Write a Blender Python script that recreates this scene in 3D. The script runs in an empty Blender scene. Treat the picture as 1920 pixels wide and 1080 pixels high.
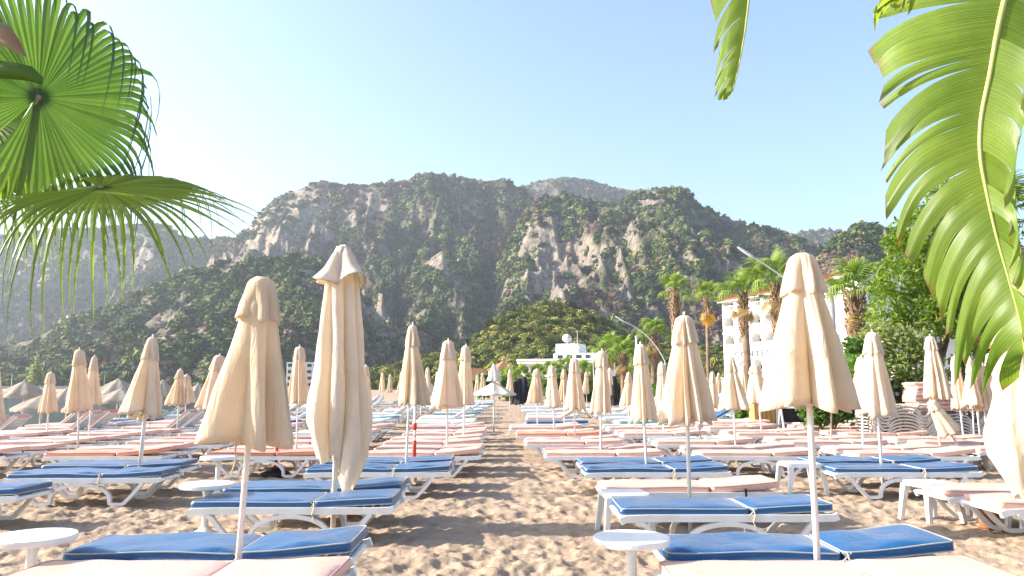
import bpy, bmesh, math, random
import numpy as np
from mathutils import Vector, Matrix

# ------------------------------------------------------------------ camera, world, sun, exposure
S = bpy.context.scene
COL = S.collection
CAM_H = 1.5
F = 1400.0                                  # focal length in pixels of a 1920 wide frame
PITCH = math.atan(184.0 / F)
cam_d = bpy.data.cameras.new('camera'); cam = bpy.data.objects.new('camera', cam_d); COL.objects.link(cam)
cam_d.sensor_width = 36.0; cam_d.lens = 36.0 * F / 1920.0
cam_d.clip_start = 0.05; cam_d.clip_end = 20000
cam.location = (0, 0, CAM_H); cam.rotation_euler = (math.pi / 2 + PITCH, 0, 0)
S.camera = cam

SUN_EL = math.radians(27); SUN_AZ = math.radians(89)      # azimuth counted from +Y towards -X (left of the view)
W = bpy.data.worlds.new('World'); S.world = W; W.use_nodes = True
nt = W.node_tree; bg = nt.nodes['Background']
sky = nt.nodes.new('ShaderNodeTexSky'); sky.sky_type = 'NISHITA'; sky.sun_disc = False
sky.sun_elevation = SUN_EL; sky.sun_rotation = -SUN_AZ
sky.air_density = 1.0; sky.dust_density = 1.8; sky.ozone_density = 2.2; sky.altitude = 0
nt.links.new(sky.outputs[0], bg.inputs[0]); bg.inputs[1].default_value = 0.13
sun_d = bpy.data.lights.new('sun', 'SUN'); sun_d.energy = 5.0; sun_d.angle = math.radians(0.5); sun_d.color = (1.0, 0.91, 0.79)
sun = bpy.data.objects.new('sun', sun_d); COL.objects.link(sun)
tosun = Vector((-math.sin(SUN_AZ) * math.cos(SUN_EL), math.cos(SUN_AZ) * math.cos(SUN_EL), math.sin(SUN_EL)))
sun.rotation_euler = tosun.to_track_quat('Z', 'Y').to_euler(); sun.location = tosun * 50
S.view_settings.view_transform = 'Standard'; S.view_settings.look = 'None'
S.view_settings.exposure = 1.5; S.view_settings.gamma = 1.0; S.view_settings.use_curve_mapping = False
S.render.engine = 'CYCLES'
S.cycles.use_denoising = True
S.cycles.max_bounces = 8; S.cycles.diffuse_bounces = 3; S.cycles.glossy_bounces = 2
S.cycles.transmission_bounces = 4; S.cycles.volume_bounces = 0; S.cycles.transparent_max_bounces = 8
S.cycles.sample_clamp_indirect = 6.0

# ------------------------------------------------------------------ helpers
RND = random.Random(7)
def at(u, v, d):
    """point of the scene seen at photograph pixel (u, v), d metres in front of the camera along +Y"""
    x = (u - 960) / F; y = (540 - v) / F
    Y = math.cos(PITCH) - y * math.sin(PITCH); Z = math.sin(PITCH) + y * math.cos(PITCH)
    k = d / Y
    return Vector((x * k, d, CAM_H + Z * k))
def xat(u, d, v=724): return at(u, v, d).x
def zat(v, d): return at(960, v, d).z

class MB:
    def __init__(s): s.v = []; s.f = []
    def add(s, vs, fs):
        o = len(s.v); s.v.extend([tuple(p) for p in vs]); s.f.extend([tuple(i + o for i in f) for f in fs]); return s
    def box(s, x0, x1, y0, y1, z0, z1, M=None):
        vs = [Vector((x, y, z)) for x in (x0, x1) for y in (y0, y1) for z in (z0, z1)]
        if M is not None: vs = [M @ p for p in vs]
        return s.add(vs, [(0, 1, 3, 2), (4, 6, 7, 5), (0, 4, 5, 1), (2, 3, 7, 6), (0, 2, 6, 4), (1, 5, 7, 3)])
    def tube(s, pts, rad, n=8, closed=False, cap=True):
        pts = [Vector(p) for p in pts]; m = len(pts); o = len(s.v)
        rads = rad if isinstance(rad, (list, tuple)) else [rad] * m
        up = None
        for i, p in enumerate(pts):
            if closed: t = pts[(i + 1) % m] - pts[i - 1]
            else: t = pts[min(i + 1, m - 1)] - pts[max(i - 1, 0)]
            t = t.normalized() if t.length > 1e-9 else Vector((0, 0, 1))
            if up is None: up = Vector((0, 0, 1)) if abs(t.z) < 0.9 else Vector((1, 0, 0))
            a = t.cross(up)
            a = a.normalized() if a.length > 1e-6 else t.orthogonal().normalized()
            b = a.cross(t).normalized(); up = b
            for k in range(n):
                th = 2 * math.pi * k / n
                s.v.append(tuple(p + (a * math.cos(th) + b * math.sin(th)) * rads[i]))
        for i in range(m if closed else m - 1):
            j = (i + 1) % m
            for k in range(n):
                l = (k + 1) % n
                s.f.append((o + i * n + k, o + i * n + l, o + j * n + l, o + j * n + k))
        if cap and not closed:
            s.f.append(tuple(o + k for k in reversed(range(n)))); s.f.append(tuple(o + (m - 1) * n + k for k in range(n)))
        return s
    def lathe(s, prof, n=20, c=(0, 0, 0)):
        o = len(s.v)
        for r, z in prof:
            for k in range(n):
                th = 2 * math.pi * k / n; s.v.append((c[0] + r * math.cos(th), c[1] + r * math.sin(th), c[2] + z))
        for i in range(len(prof) - 1):
            for k in range(n):
                l = (k + 1) % n
                s.f.append((o + i * n + k, o + i * n + l, o + (i + 1) * n + l, o + (i + 1) * n + k))
        s.f.append(tuple(o + k for k in reversed(range(n)))); s.f.append(tuple(o + (len(prof) - 1) * n + k for k in range(n)))
        return s
    def ribbon(s, pts, w0, w1, th):
        """flat bar following pts in the XZ plane; w0..w1 its y extent, th its thickness"""
        pts = [Vector(p) for p in pts]; m = len(pts); o = len(s.v)
        for i, p in enumerate(pts):
            t = (pts[min(i + 1, m - 1)] - pts[max(i - 1, 0)]).normalized()
            nrm = Vector((-t.z, 0, t.x)) * th / 2
            for q, y in ((p + nrm, w0), (p + nrm, w1), (p - nrm, w1), (p - nrm, w0)): s.v.append((q.x, y, q.z))
        for i in range(m - 1):
            for k in range(4):
                l = (k + 1) % 4
                s.f.append((o + i * 4 + k, o + i * 4 + l, o + (i + 1) * 4 + l, o + (i + 1) * 4 + k))
        s.f.append((o + 3, o + 2, o + 1, o)); e = o + (m - 1) * 4; s.f.append((e, e + 1, e + 2, e + 3))
        return s
    def mesh(s, name, mat=None, smooth=False):
        me = bpy.data.meshes.new(name); me.from_pydata(s.v, [], s.f); me.update()
        if mat: me.materials.append(mat)
        if smooth: me.polygons.foreach_set('use_smooth', [True] * len(me.polygons))
        return me
    def build(s, name, mat, parent=None, smooth=False): return obj(name, s.mesh(name, mat, smooth), parent)

def obj(name, me, parent=None):
    o = bpy.data.objects.new(name, me); COL.objects.link(o)
    if parent is not None: o.parent = parent
    return o
def empty(name, loc=(0, 0, 0), rz=0.0, parent=None):
    o = bpy.data.objects.new(name, None); COL.objects.link(o); o.location = loc; o.rotation_euler = (0, 0, rz)
    o.empty_display_size = 0.2
    if parent is not None: o.parent = parent
    return o
def tag(o, label=None, cat=None, group=None, kind=None):
    if label: o['label'] = label
    if cat: o['category'] = cat
    if group: o['group'] = group
    if kind: o['kind'] = kind
    return o
def copy_tree(o, parent=None):
    c = o.copy(); COL.objects.link(c); c.parent = parent
    for ch in KIDS.get(o.name, []) or list(o.children): copy_tree(ch, c)
    return c
KIDS = {}
def smooth_angle(me, ang=40):
    me.polygons.foreach_set('use_smooth', [True] * len(me.polygons))
    try: me.set_sharp_from_angle(angle=math.radians(ang))
    except Exception: pass

# ------------------------------------------------------------------ materials
def lin(r, g, b): return (r, g, b, 1.0)
def material(name):
    m = bpy.data.materials.new(name); m.use_nodes = True
    n = m.node_tree.nodes; b = n['Principled BSDF']; return m, m.node_tree, b
def noise_ramp(nt, stops, scale, coord='Object', detail=6, rough=0.6, dist=0.0, vec=None):
    n = nt.nodes; tc = n.new('ShaderNodeTexCoord'); no = n.new('ShaderNodeTexNoise'); cr = n.new('ShaderNodeValToRGB')
    no.inputs['Scale'].default_value = scale; no.inputs['Detail'].default_value = detail; no.inputs['Roughness'].default_value = rough
    no.inputs['Distortion'].default_value = dist
    nt.links.new(vec if vec is not None else tc.outputs[coord], no.inputs['Vector']); nt.links.new(no.outputs['Fac'], cr.inputs['Fac'])
    e = cr.color_ramp.elements
    while len(e) < len(stops): e.new(0.5)
    for k, (p, c) in zip(e, stops): k.position = p; k.color = c
    return cr.outputs['Color'], no.outputs['Fac']
def bump(nt, height, b, strength=0.3, dist=0.02):
    bp = nt.nodes.new('ShaderNodeBump'); bp.inputs['Strength'].default_value = strength; bp.inputs['Distance'].default_value = dist
    nt.links.new(height, bp.inputs['Height']); nt.links.new(bp.outputs['Normal'], b.inputs['Normal'])
def simple(name, c0, c1=None, scale=6.0, rough=0.5, bmp=0.0, bscale=40, spec=0.5, coord='Object', metallic=0.0):
    m, nt, b = material(name)
    c1 = c1 or tuple(x * 0.85 for x in c0)
    c, f = noise_ramp(nt, [(0.3, lin(*c1)), (0.7, lin(*c0))], scale, coord)
    nt.links.new(c, b.inputs['Base Color']); b.inputs['Roughness'].default_value = rough
    b.inputs['Specular IOR Level'].default_value = spec; b.inputs['Metallic'].default_value = metallic
    if bmp:
        _, f2 = noise_ramp(nt, [(0, lin(0, 0, 0)), (1, lin(1, 1, 1))], bscale, coord); bump(nt, f2, b, bmp)
    return m
def mixc(nt, fac, a, b):
    mx = nt.nodes.new('ShaderNodeMix'); mx.data_type = 'RGBA'
    if isinstance(fac, float): mx.inputs[0].default_value = fac
    else: nt.links.new(fac, mx.inputs[0])
    for s, v in ((mx.inputs[6], a), (mx.inputs[7], b)):
        if isinstance(v, tuple): s.default_value = v
        else: nt.links.new(v, s)
    return mx.outputs[2]
def leaf_material(name, stops, trans=0.45, rough=0.45, scale=3.0, spec=0.4, tint=(1.0, 1.0, 0.45)):
    """foliage: reflects and lets light through"""
    m, nt, b = material(name)
    oi = nt.nodes.new('ShaderNodeObjectInfo'); ge = nt.nodes.new('ShaderNodeNewGeometry')
    c, f = noise_ramp(nt, stops, scale, 'Object', 3)
    rp = nt.nodes.new('ShaderNodeMath'); rp.operation = 'MULTIPLY_ADD'; rp.inputs[1].default_value = 0.6; rp.inputs[2].default_value = 0.7
    nt.links.new(ge.outputs['Random Per Island'], rp.inputs[0])
    sc = nt.nodes.new('ShaderNodeVectorMath'); sc.operation = 'SCALE'; nt.links.new(c, sc.inputs[0]); nt.links.new(rp.outputs[0], sc.inputs['Scale'])
    nt.links.new(sc.outputs[0], b.inputs['Base Color']); b.inputs['Roughness'].default_value = rough; b.inputs['Specular IOR Level'].default_value = spec
    tr = nt.nodes.new('ShaderNodeBsdfTranslucent'); vm = nt.nodes.new('ShaderNodeVectorMath'); vm.operation = 'MULTIPLY'
    vm.inputs[1].default_value = tuple(2.2 * t for t in tint); nt.links.new(sc.outputs[0], vm.inputs[0]); nt.links.new(vm.outputs[0], tr.inputs['Color'])
    mx = nt.nodes.new('ShaderNodeMixShader'); mx.inputs[0].default_value = trans
    nt.links.new(b.outputs[0], mx.inputs[1]); nt.links.new(tr.outputs[0], mx.inputs[2])
    nt.links.new(mx.outputs[0], nt.nodes['Material Output'].inputs['Surface'])
    return m

# ------------------------------------------------------------------ numpy noise
def _hash(ix, iy, seed):
    h = (ix.astype(np.int64) * 374761393 + iy.astype(np.int64) * 668265263 + seed * 974634777) & 0x7fffffff
    h = ((h ^ (h >> 13)) * 1274126177) & 0x7fffffff
    return ((h ^ (h >> 16)) & 0xffff) / 65535.0
def vnoise(x, y, seed=0):
    ix = np.floor(x); iy = np.floor(y); fx = x - ix; fy = y - iy
    fx = fx * fx * fx * (fx * (fx * 6 - 15) + 10); fy = fy * fy * fy * (fy * (fy * 6 - 15) + 10)
    a = _hash(ix, iy, seed); b = _hash(ix + 1, iy, seed); c = _hash(ix, iy + 1, seed); d = _hash(ix + 1, iy + 1, seed)
    return (a * (1 - fx) + b * fx) * (1 - fy) + (c * (1 - fx) + d * fx) * fy
def fbm(x, y, seed=0, oct=5, gain=0.5, ridged=False):
    s = 0; a = 1; t = 0
    for i in range(oct):
        n = vnoise(x, y, seed + i)
        if ridged: n = 1 - np.abs(2 * n - 1)
        s = s + a * n; t += a; a *= gain; x, y = 1.93 * x + 0.62 * y + 13.7, -0.62 * x + 1.93 * y + 7.1
    return s / t
def worley(x, y, seed=0):
    ix = np.floor(x); iy = np.floor(y); best = np.full(x.shape, 9.0)
    for dx in (-1, 0, 1):
        for dy in (-1, 0, 1):
            cx = ix + dx; cy = iy + dy
            px = cx + _hash(cx, cy, seed); py = cy + _hash(cx, cy, seed + 5)
            best = np.minimum(best, (x - px) ** 2 + (y - py) ** 2)
    return np.sqrt(best)
def grid_object(name, X, Y, Z, mat, smooth=True):
    n, m = X.shape
    me = bpy.data.meshes.new(name)
    co = np.stack([X, Y, Z], -1).reshape(-1, 3).astype(np.float32)
    i = np.arange(n * m).reshape(n, m)
    q = np.stack([i[:-1, :-1], i[:-1, 1:], i[1:, 1:], i[1:, :-1]], -1).reshape(-1, 4).astype(np.int32)
    me.vertices.add(len(co)); me.vertices.foreach_set('co', co.ravel())
    me.loops.add(q.size); me.loops.foreach_set('vertex_index', q.ravel())
    me.polygons.add(len(q)); me.polygons.foreach_set('loop_start', np.arange(0, q.size, 4, dtype=np.int32))
    me.polygons.foreach_set('loop_total', np.full(len(q), 4, dtype=np.int32))
    if smooth: me.polygons.foreach_set('use_smooth', np.ones(len(q), dtype=bool))
    me.update(calc_edges=True); me.materials.append(mat)
    return obj(name, me)
# ------------------------------------------------------------------ sand, sea, hills
SEA_Z = -0.85
def shore_x(y):
    """x of the waterline at distance y"""
    y = np.asarray(y, dtype=float)
    return -25.5 - np.clip((y - 88) / 340, 0, 1.2) ** 1.35 * 300
def sand_height(x, y):
    d = x - shore_x(y)
    return np.where(d > 14, 0.0, -1.0 * (1 - np.clip(d / 14, -3, 1)) ** 1.25)

def sand_material():
    m, nt, b = material('sand')
    c1, f1 = noise_ramp(nt, [(0.25, lin(0.28, 0.205, 0.142)), (0.5, lin(0.395, 0.292, 0.205)), (0.8, lin(0.50, 0.375, 0.265))], 2.2, 'Object', 8, 0.65)
    c2, f2 = noise_ramp(nt, [(0.35, lin(0.13, 0.10, 0.078)), (0.5, lin(0.34, 0.26, 0.19)), (0.75, lin(0.56, 0.44, 0.33))], 95, 'Object', 4, 0.7)
    nt.links.new(mixc(nt, 0.4, c1, c2), b.inputs['Base Color'])
    b.inputs['Roughness'].default_value = 0.95; b.inputs['Specular IOR Level'].default_value = 0.15
    _, f3 = noise_ramp(nt, [(0, lin(0, 0, 0)), (1, lin(1, 1, 1))], 28, 'Object', 6, 0.7)
    bump(nt, f3, b, 0.55, 0.03)
    return m
M_SAND = sand_material()
def build_sand():
    ts = np.linspace(-0.98, 0.98, 700); ys = np.concatenate([2.6 * (24 / 2.6) ** np.linspace(0, 1, 600)[:-1], 24 * (430 / 24) ** np.linspace(0, 1, 120)])
    T, Y = np.meshgrid(ts, ys); X = T * Y
    Z = sand_height(X, Y)
    near = np.clip(1.15 - Y / 60, 0, 1)
    # trodden sand: overlapping foot dents, heaps and broad undulation
    q = X * 0.25
    foot = worley(X / 0.26 + 0.5 * vnoise(X * 2, Y * 2, 40), Y / 0.30, 3)
    foot2 = worley(X / 0.15, Y / 0.17, 11)
    dent = -np.clip(0.55 - foot, 0, 1) * 0.085 - np.clip(0.5 - foot2, 0, 1) * 0.05
    heap = (fbm(X / 0.55, Y / 0.55, 20, 4) - 0.5) * 0.045 + (fbm(X / 0.17, Y / 0.13, 25, 4, 0.55, True) - 0.55) * 0.055 - np.clip(0.5 - worley(X / 0.085, Y / 0.085, 13), 0, 1) * 0.02
    broad = (fbm(X / 3.5, Y / 3.5, 30, 3) - 0.5) * 0.07
    amount = 0.2 + 1.0 * np.clip(fbm(X / 1.6, Y / 1.6, 50, 3) * 2.4 - 0.55, 0, 1)
    Z = Z + near * (dent * amount + heap + broad)
    o = grid_object('sand', X, Y, Z, M_SAND); tag(o, kind='structure')
    back = MB(); back.add([(-60, -40, -0.06), (60, -40, -0.06), (60, 2.3, -0.06), (-60, 2.3, -0.06)], [(0, 1, 2, 3)])
    tag(back.build('sand', M_SAND), kind='structure')
build_sand()

def sea_material():
    m, nt, b = material('sea_water')
    b.inputs['Base Color'].default_value = lin(0.012, 0.035, 0.035); b.inputs['Roughness'].default_value = 0.12
    b.inputs['IOR'].default_value = 1.33
    tc = nt.nodes.new('ShaderNodeTexCoord'); mp = nt.nodes.new('ShaderNodeMapping'); mp.inputs['Scale'].default_value = (0.35, 1.0, 1)
    nt.links.new(tc.outputs['Object'], mp.inputs['Vector'])
    _, f = noise_ramp(nt, [(0, lin(0, 0, 0)), (1, lin(1, 1, 1))], 1.6, 'Object', 4, 0.6, 0.4, mp.outputs[0])
    bump(nt, f, b, 0.35, 0.12)
    return m
def build_sea():
    s = MB(); s.add([(-6000, -200, SEA_Z), (6000, -200, SEA_Z), (6000, 6000, SEA_Z), (-6000, 6000, SEA_Z)], [(0, 1, 2, 3)])
    tag(s.build('sea', sea_material()), kind='structure')
build_sea()

# ridges: crest line as seen in the photograph, its distance, depth of the front and back slopes
RIDGES = [
    # u,v crest points                                                                    distance front back
    dict(p=[(930, 420), (970, 352), (1010, 338), (1060, 330), (1100, 334), (1150, 350), (1200, 357), (1260, 352), (1320, 400), (1400, 470)], R=1750, wf=500, wb=500, e=1.0),
    dict(p=[(-700, 560), (-400, 500), (-150, 460), (0, 447), (60, 432), (120, 430), (200, 428), (280, 417), (315, 425), (345, 446), (380, 450), (420, 445), (500, 480), (620, 560)], R=1350, wf=560, wb=500, e=1.0),
    dict(p=[(330, 620), (400, 470), (450, 440), (480, 408), (500, 388), (540, 362), (600, 338), (650, 345), (700, 346), (760, 336), (800, 322), (850, 328), (900, 338), (945, 334), (975, 350), (1010, 378), (1080, 420), (1150, 470), (1230, 600)], R=1200, wf=560, wb=450, e=0.9),
    dict(p=[(900, 600), (960, 440), (985, 400), (1010, 370), (1060, 364), (1120, 378), (1170, 372), (1210, 356), (1245, 350), (1285, 358), (1310, 386), (1350, 405), (1400, 420), (1450, 430), (1500, 444), (1560, 470), (1640, 520), (1760, 600)], R=950, wf=470, wb=300, e=0.85),
    dict(p=[(690, 700), (740, 560), (780, 500), (830, 470), (870, 500), (910, 560), (960, 700)], R=900, wf=300, wb=200, e=0.9),
    dict(p=[(1380, 520), (1440, 448), (1500, 436), (1545, 430), (1590, 434), (1640, 450), (1700, 480), (1800, 520), (2100, 560)], R=1900, wf=600, wb=600, e=1.0),
    dict(p=[(1480, 640), (1520, 520), (1550, 468), (1580, 442), (1610, 420), (1640, 424), (1680, 438), (1740, 450), (1850, 470), (2000, 480), (2300, 540), (2700, 600)], R=640, wf=300, wb=250, e=0.85),
    dict(p=[(-900, 640), (-500, 690), (-200, 700), (0, 652), (60, 636), (130, 600), (200, 580), (280, 545), (340, 515), (400, 495), (470, 490), (545, 480), (610, 494), (680, 560), (740, 620), (800, 700)], R=690, wf=250, wb=250, e=0.8),
    dict(p=[(690, 702), (740, 690), (800, 676), (860, 664), (885, 645), (920, 612), (960, 590), (1000, 578), (1040, 574), (1090, 585), (1130, 608), (1180, 638), (1250, 655), (1350, 662), (1500, 665), (1700, 650), (2000, 640), (2400, 650)], R=345, wf=72, wb=160, e=0.75),
]
for r in RIDGES:
    pts = [at(u, v, r['R']) for u, v in r['p']]
    r['t'] = np.array([p.x / p.y for p in pts]); r['c'] = np.array([p.z for p in pts])
def hill_height(T, Y):
    X = T * Y
    H = np.full(T.shape, -3.0)
    for k, r in enumerate(RIDGES):
        c = np.interp(T, r['t'], r['c'], left=-3.0, right=-3.0)
        # fade of ridges that end inside the frame
        wob = (fbm(X / 170, Y / 300, 70 + k, 3) - 0.5) * r['wf'] * 0.35
        s = (Y - r['R'])
        sf = np.clip((-s + wob * np.clip(-s / (0.4 * r['wf']), 0, 1)) / r['wf'], 0, 1); sb = np.clip(s / r['wb'], 0, 1)
        prof = np.where(s < 0, np.clip(1 - sf, 0, 1) ** r['e'], np.clip(1 - sb * sb, 0, 1))
        body = np.clip(c, 0, None) * prof
        gul = 1 - 0.6 * fbm(X / 120 + 0.25 * Y / 120, Y / 300, 90 + k, 5, 0.52, True) - 0.4 * fbm(X / 34, Y / 150, 110 + k, 4, 0.55, True)         # gullies run downhill
        crag = fbm(X / 30, Y / 42, 130 + k, 4, 0.55, True)
        env = np.clip(sf / 0.12, 0, 1) * np.clip((1 - sf) / 0.2, 0, 1)
        rel = 0.46 if r['R'] > 400 else 0.14
        body = body - np.clip(c, 0, None) * env * rel * gul * 1.25
        body = body + env * (crag - 0.5) * (0.10 if r['R'] > 400 else 0.04) * np.clip(c, 0, None)
        body = body + (fbm(X / 22, Y / 22, 160 + k, 4) - 0.5) * np.clip(c, 0, 60) * 0.10
        H = np.maximum(H, np.where(c > 0, body - 3.0 * np.clip(sf, 0, 1) - 3 * sb, -3.0))
    return H
HT = np.linspace(-0.98, 0.98, 860); HY = 180 * (2500 / 180) ** np.linspace(0, 1, 330)
HT_, HY_ = np.meshgrid(HT, HY); HH = hill_height(HT_, HY_); HX_ = HT_ * HY_
# slope measure
gy = np.gradient(HH, axis=0) / np.gradient(HY_, axis=0); gx = np.gradient(HH, axis=1) / np.gradient(HX_, axis=1)
SLOPE = np.sqrt(gx * gx + gy * gy)
ROCK_SPOTS = [  # bare faces: u, v, radius in px, stretch
    (1032, 475, 60, 1.6), (1012, 525, 42, 1.0), (1065, 530, 36, 1.0), (555, 400, 70, 1.0), (600, 430, 40, 1.5), (815, 490, 26, 1.3), (650, 410, 25, 1.0), (130, 600, 42, 0.7),
    (280, 575, 40, 0.9), (355, 570, 30, 1.1), (300, 620, 40, 1.6), (1230, 375, 30, 0.7), (960, 385, 26, 0.9), (850, 545, 18, 1.0), (720, 590, 30, 1.6),
    (1100, 470, 22, 1.5), (1180, 440, 24, 1.8), (1280, 480, 26, 1.6), (1170, 540, 20, 1.8), (500, 440, 45, 1.2), (420, 500, 35, .7), (700, 380, 30, 1.0), (60, 520, 50, .9), (180, 500, 50, .8), (250, 470, 40, .9), (30, 585, 40, 1.),
    (1610, 440, 35, 0.7), (380, 640, 30, 2.0), (470, 560, 26, 1.5), (900, 690, 20, 1)]
EL = (HH - CAM_H) / HY_
def px_of(T, E):
    # frame position of a direction: T = X/Y, E = (Z-h)/Y
    cz = math.cos(PITCH) + E * math.sin(PITCH); yy = (-math.sin(PITCH) + E * math.cos(PITCH)) / cz
    return 960 + F * T / cz, 540 - F * yy
PU, PV = px_of(HT_, EL)
ROCK = np.zeros(HH.shape)
for u, v, rad, st in ROCK_SPOTS:
    dd = np.sqrt(((PU - u) / rad) ** 2 + ((PV - v) / (rad * st)) ** 2)
    ROCK = np.maximum(ROCK, np.clip(1.25 - dd, 0, 1))
BIG = (HY_ > 420)
ROCK = ROCK * BIG + 0.0
noise_r = fbm(HX_ / 26, HY_ / 40 + HH / 26, 300, 5, 0.6)
ROCKM = np.clip((ROCK * 0.75 + np.clip(SLOPE - 0.75, 0, 1.2) * 0.22 * BIG + (noise_r - 0.5) * 1.5 - 0.26) * 3.2, 0, 1)
cliff = np.zeros(HH.shape)
for u, v, rad, st in ((1030, 470, 27, 2.0), (1015, 525, 30, .9), (1050, 545, 24, .8), (820, 488, 15, 1.4)):
    cliff = np.maximum(cliff, 1.2 - np.sqrt(((PU - u) / rad) ** 2 + ((PV - v) / (rad * st)) ** 2))
cliff = np.clip((cliff + (noise_r - 0.5) * 1.1) * 3.0, 0, 1) * BIG * (HY_ < 1000)
ROCKM = np.maximum(ROCKM * 0.9, cliff)
CLUMP = np.clip((fbm(HX_ / 34, HY_ / 60 + HH / 40, 410, 4, 0.55) - 0.28) * 2.2, 0.12, 1.5) ** 1.6
BROWN = np.clip((fbm(HX_ / 120, HY_ / 150 + HH / 90, 330, 4) - 0.5) * 6 + 0.25 - np.abs(HT_ - 0.02) * 1.6, 0, 1) * BIG

def hill_material():
    m, nt, b = material('hillside')
    at_ = nt.nodes.new('ShaderNodeAttribute'); at_.attribute_name = 'rock'
    tc = nt.nodes.new('ShaderNodeTexCoord'); mp = nt.nodes.new('ShaderNodeMapping'); mp.inputs['Scale'].default_value = (1, 1, 0.5); nt.links.new(tc.outputs['Object'], mp.inputs['Vector'])
    soil, _ = noise_ramp(nt, [(0.3, lin(0.040, 0.056, 0.022)), (0.55, lin(0.085, 0.09, 0.046)), (0.75, lin(0.19, 0.175, 0.125))], 0.05, 'Object', 8, 0.7)
    rock, rf = noise_ramp(nt, [(0.34, lin(0.06, 0.055, 0.045)), (0.44, lin(0.24, 0.20, 0.16)), (0.56, lin(0.43, 0.36, 0.28)), (0.75, lin(0.60, 0.51, 0.40))], 0.16, 'Object', 9, 0.72, 0.0, mp.outputs[0])
    nt.links.new(mixc(nt, at_.outputs['Fac'], soil, rock), b.inputs['Base Color'])
    b.inputs['Roughness'].default_value = 0.95; b.inputs['Specular IOR Level'].default_value = 0.1
    bump(nt, rf, b, 1.0, 9.0)
    return m
hills = grid_object('hills', HX_, HY_, HH, hill_material()); tag(hills, kind='structure')
ra = hills.data.attributes.new('rock', 'FLOAT', 'POINT'); ra.data.foreach_set('value', ROCKM.ravel().astype(np.float32))

# woods and scrub on the hills (nobody could count them)
def bush_mesh(name, mat, seed, n=26, size=0.42, flat=0.8):
    """crown of a far tree: overlapping leaf sprays on a lumpy volume, unit radius"""
    rr = random.Random(seed); mb = MB()
    bm = bmesh.new(); bmesh.ops.create_icosphere(bm, subdivisions=2, radius=1.0)
    ph = [rr.uniform(0, 6) for _ in range(6)]
    for v in bm.verts:
        c = v.co; k = 0.72 + 0.18 * math.sin(3.1 * c.x + ph[0]) * math.sin(2.7 * c.y + ph[1]) + 0.16 * math.sin(4.9 * c.z + ph[2] + 3 * c.x) + rr.uniform(-.1, .1)
        v.co = Vector((c.x * k, c.y * k, c.z * k * flat))
    vs = [v.co.copy() for v in bm.verts]; fs = [[v.index for v in f.verts] for f in bm.faces]; bm.free(); mb.add(vs, fs)
    for i in range(n):
        a = rr.uniform(0, 6.283); e = rr.uniform(-0.35, 1.45); rad = rr.uniform(0.72, 1.02)
        c = Vector((math.cos(a) * math.cos(e) * rad, math.sin(a) * math.cos(e) * rad, math.sin(e) * rad * flat))
        q = Vector((rr.gauss(0, 1), rr.gauss(0, 1), rr.gauss(0, 1))).normalized(); w = q.orthogonal().normalized(); s = size * rr.uniform(.5, 1.1)
        mb.add([c - q * s, c + w * s * .55, c + q * s, c - w * s * .55], [(0, 1, 2, 3)])
    return mb.mesh(name, mat)
def scatter(name, mat, T, Y, Z, scale, seeds, n, size, flat, seed):
    rng = np.random.default_rng(seed)
    me = bpy.data.meshes.new(name + '_points'); k = len(T)
    me.vertices.add(k); me.vertices.foreach_set('co', np.stack([T * Y, Y, Z], -1).astype(np.float32).ravel())
    a = me.attributes.new('spread', 'FLOAT', 'POINT'); a.data.foreach_set('value', scale.astype(np.float32))
    r = me.attributes.new('turn', 'FLOAT_VECTOR', 'POINT'); rv = np.zeros((k, 3), np.float32); rv[:, 2] = rng.uniform(0, 6.28, k); r.data.foreach_set('vector', rv.ravel())
    w = me.attributes.new('pick', 'INT', 'POINT'); w.data.foreach_set('value', rng.integers(0, len(seeds), k).astype(np.int32))
    o = obj(name, me); tag(o, kind='stuff')
    g = bpy.data.node_groups.new(name, 'GeometryNodeTree')
    g.interface.new_socket('Geometry', in_out='INPUT', socket_type='NodeSocketGeometry'); g.interface.new_socket('Geometry', in_out='OUTPUT', socket_type='NodeSocketGeometry')
    gi = g.nodes.new('NodeGroupInput'); go = g.nodes.new('NodeGroupOutput'); join = g.nodes.new('GeometryNodeJoinGeometry')
    def named(nm, ty):
        x = g.nodes.new('GeometryNodeInputNamedAttribute'); x.data_type = ty; x.inputs[0].default_value = nm
        return [s for s in x.outputs if s.enabled][0]
    for i, sd in enumerate(seeds):
        tmpl = bpy.data.objects.new('crown_shape', bush_mesh('crown_shape', mat, sd, n, size, flat))
        oi = g.nodes.new('GeometryNodeObjectInfo'); oi.inputs['Object'].default_value = tmpl
        ip = g.nodes.new('GeometryNodeInstanceOnPoints')
        cmp_ = g.nodes.new('FunctionNodeCompare'); cmp_.data_type = 'INT'; cmp_.operation = 'EQUAL'
        ia = [s for s in cmp_.inputs if s.enabled]
        g.links.new(named('pick', 'INT'), ia[0]); ia[1].default_value = i
        g.links.new(cmp_.outputs[0], ip.inputs['Selection']); g.links.new(gi.outputs[0], ip.inputs['Points']); g.links.new(oi.outputs['Geometry'], ip.inputs['Instance'])
        g.links.new(named('spread', 'FLOAT'), ip.inputs['Scale']); g.links.new(named('turn', 'FLOAT_VECTOR'), ip.inputs['Rotation'])
        g.links.new(ip.outputs[0], join.inputs[0])
    g.links.new(join.outputs[0], go.inputs[0])
    md = o.modifiers.new('scatter', 'NODES'); md.node_group = g
    return o
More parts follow.
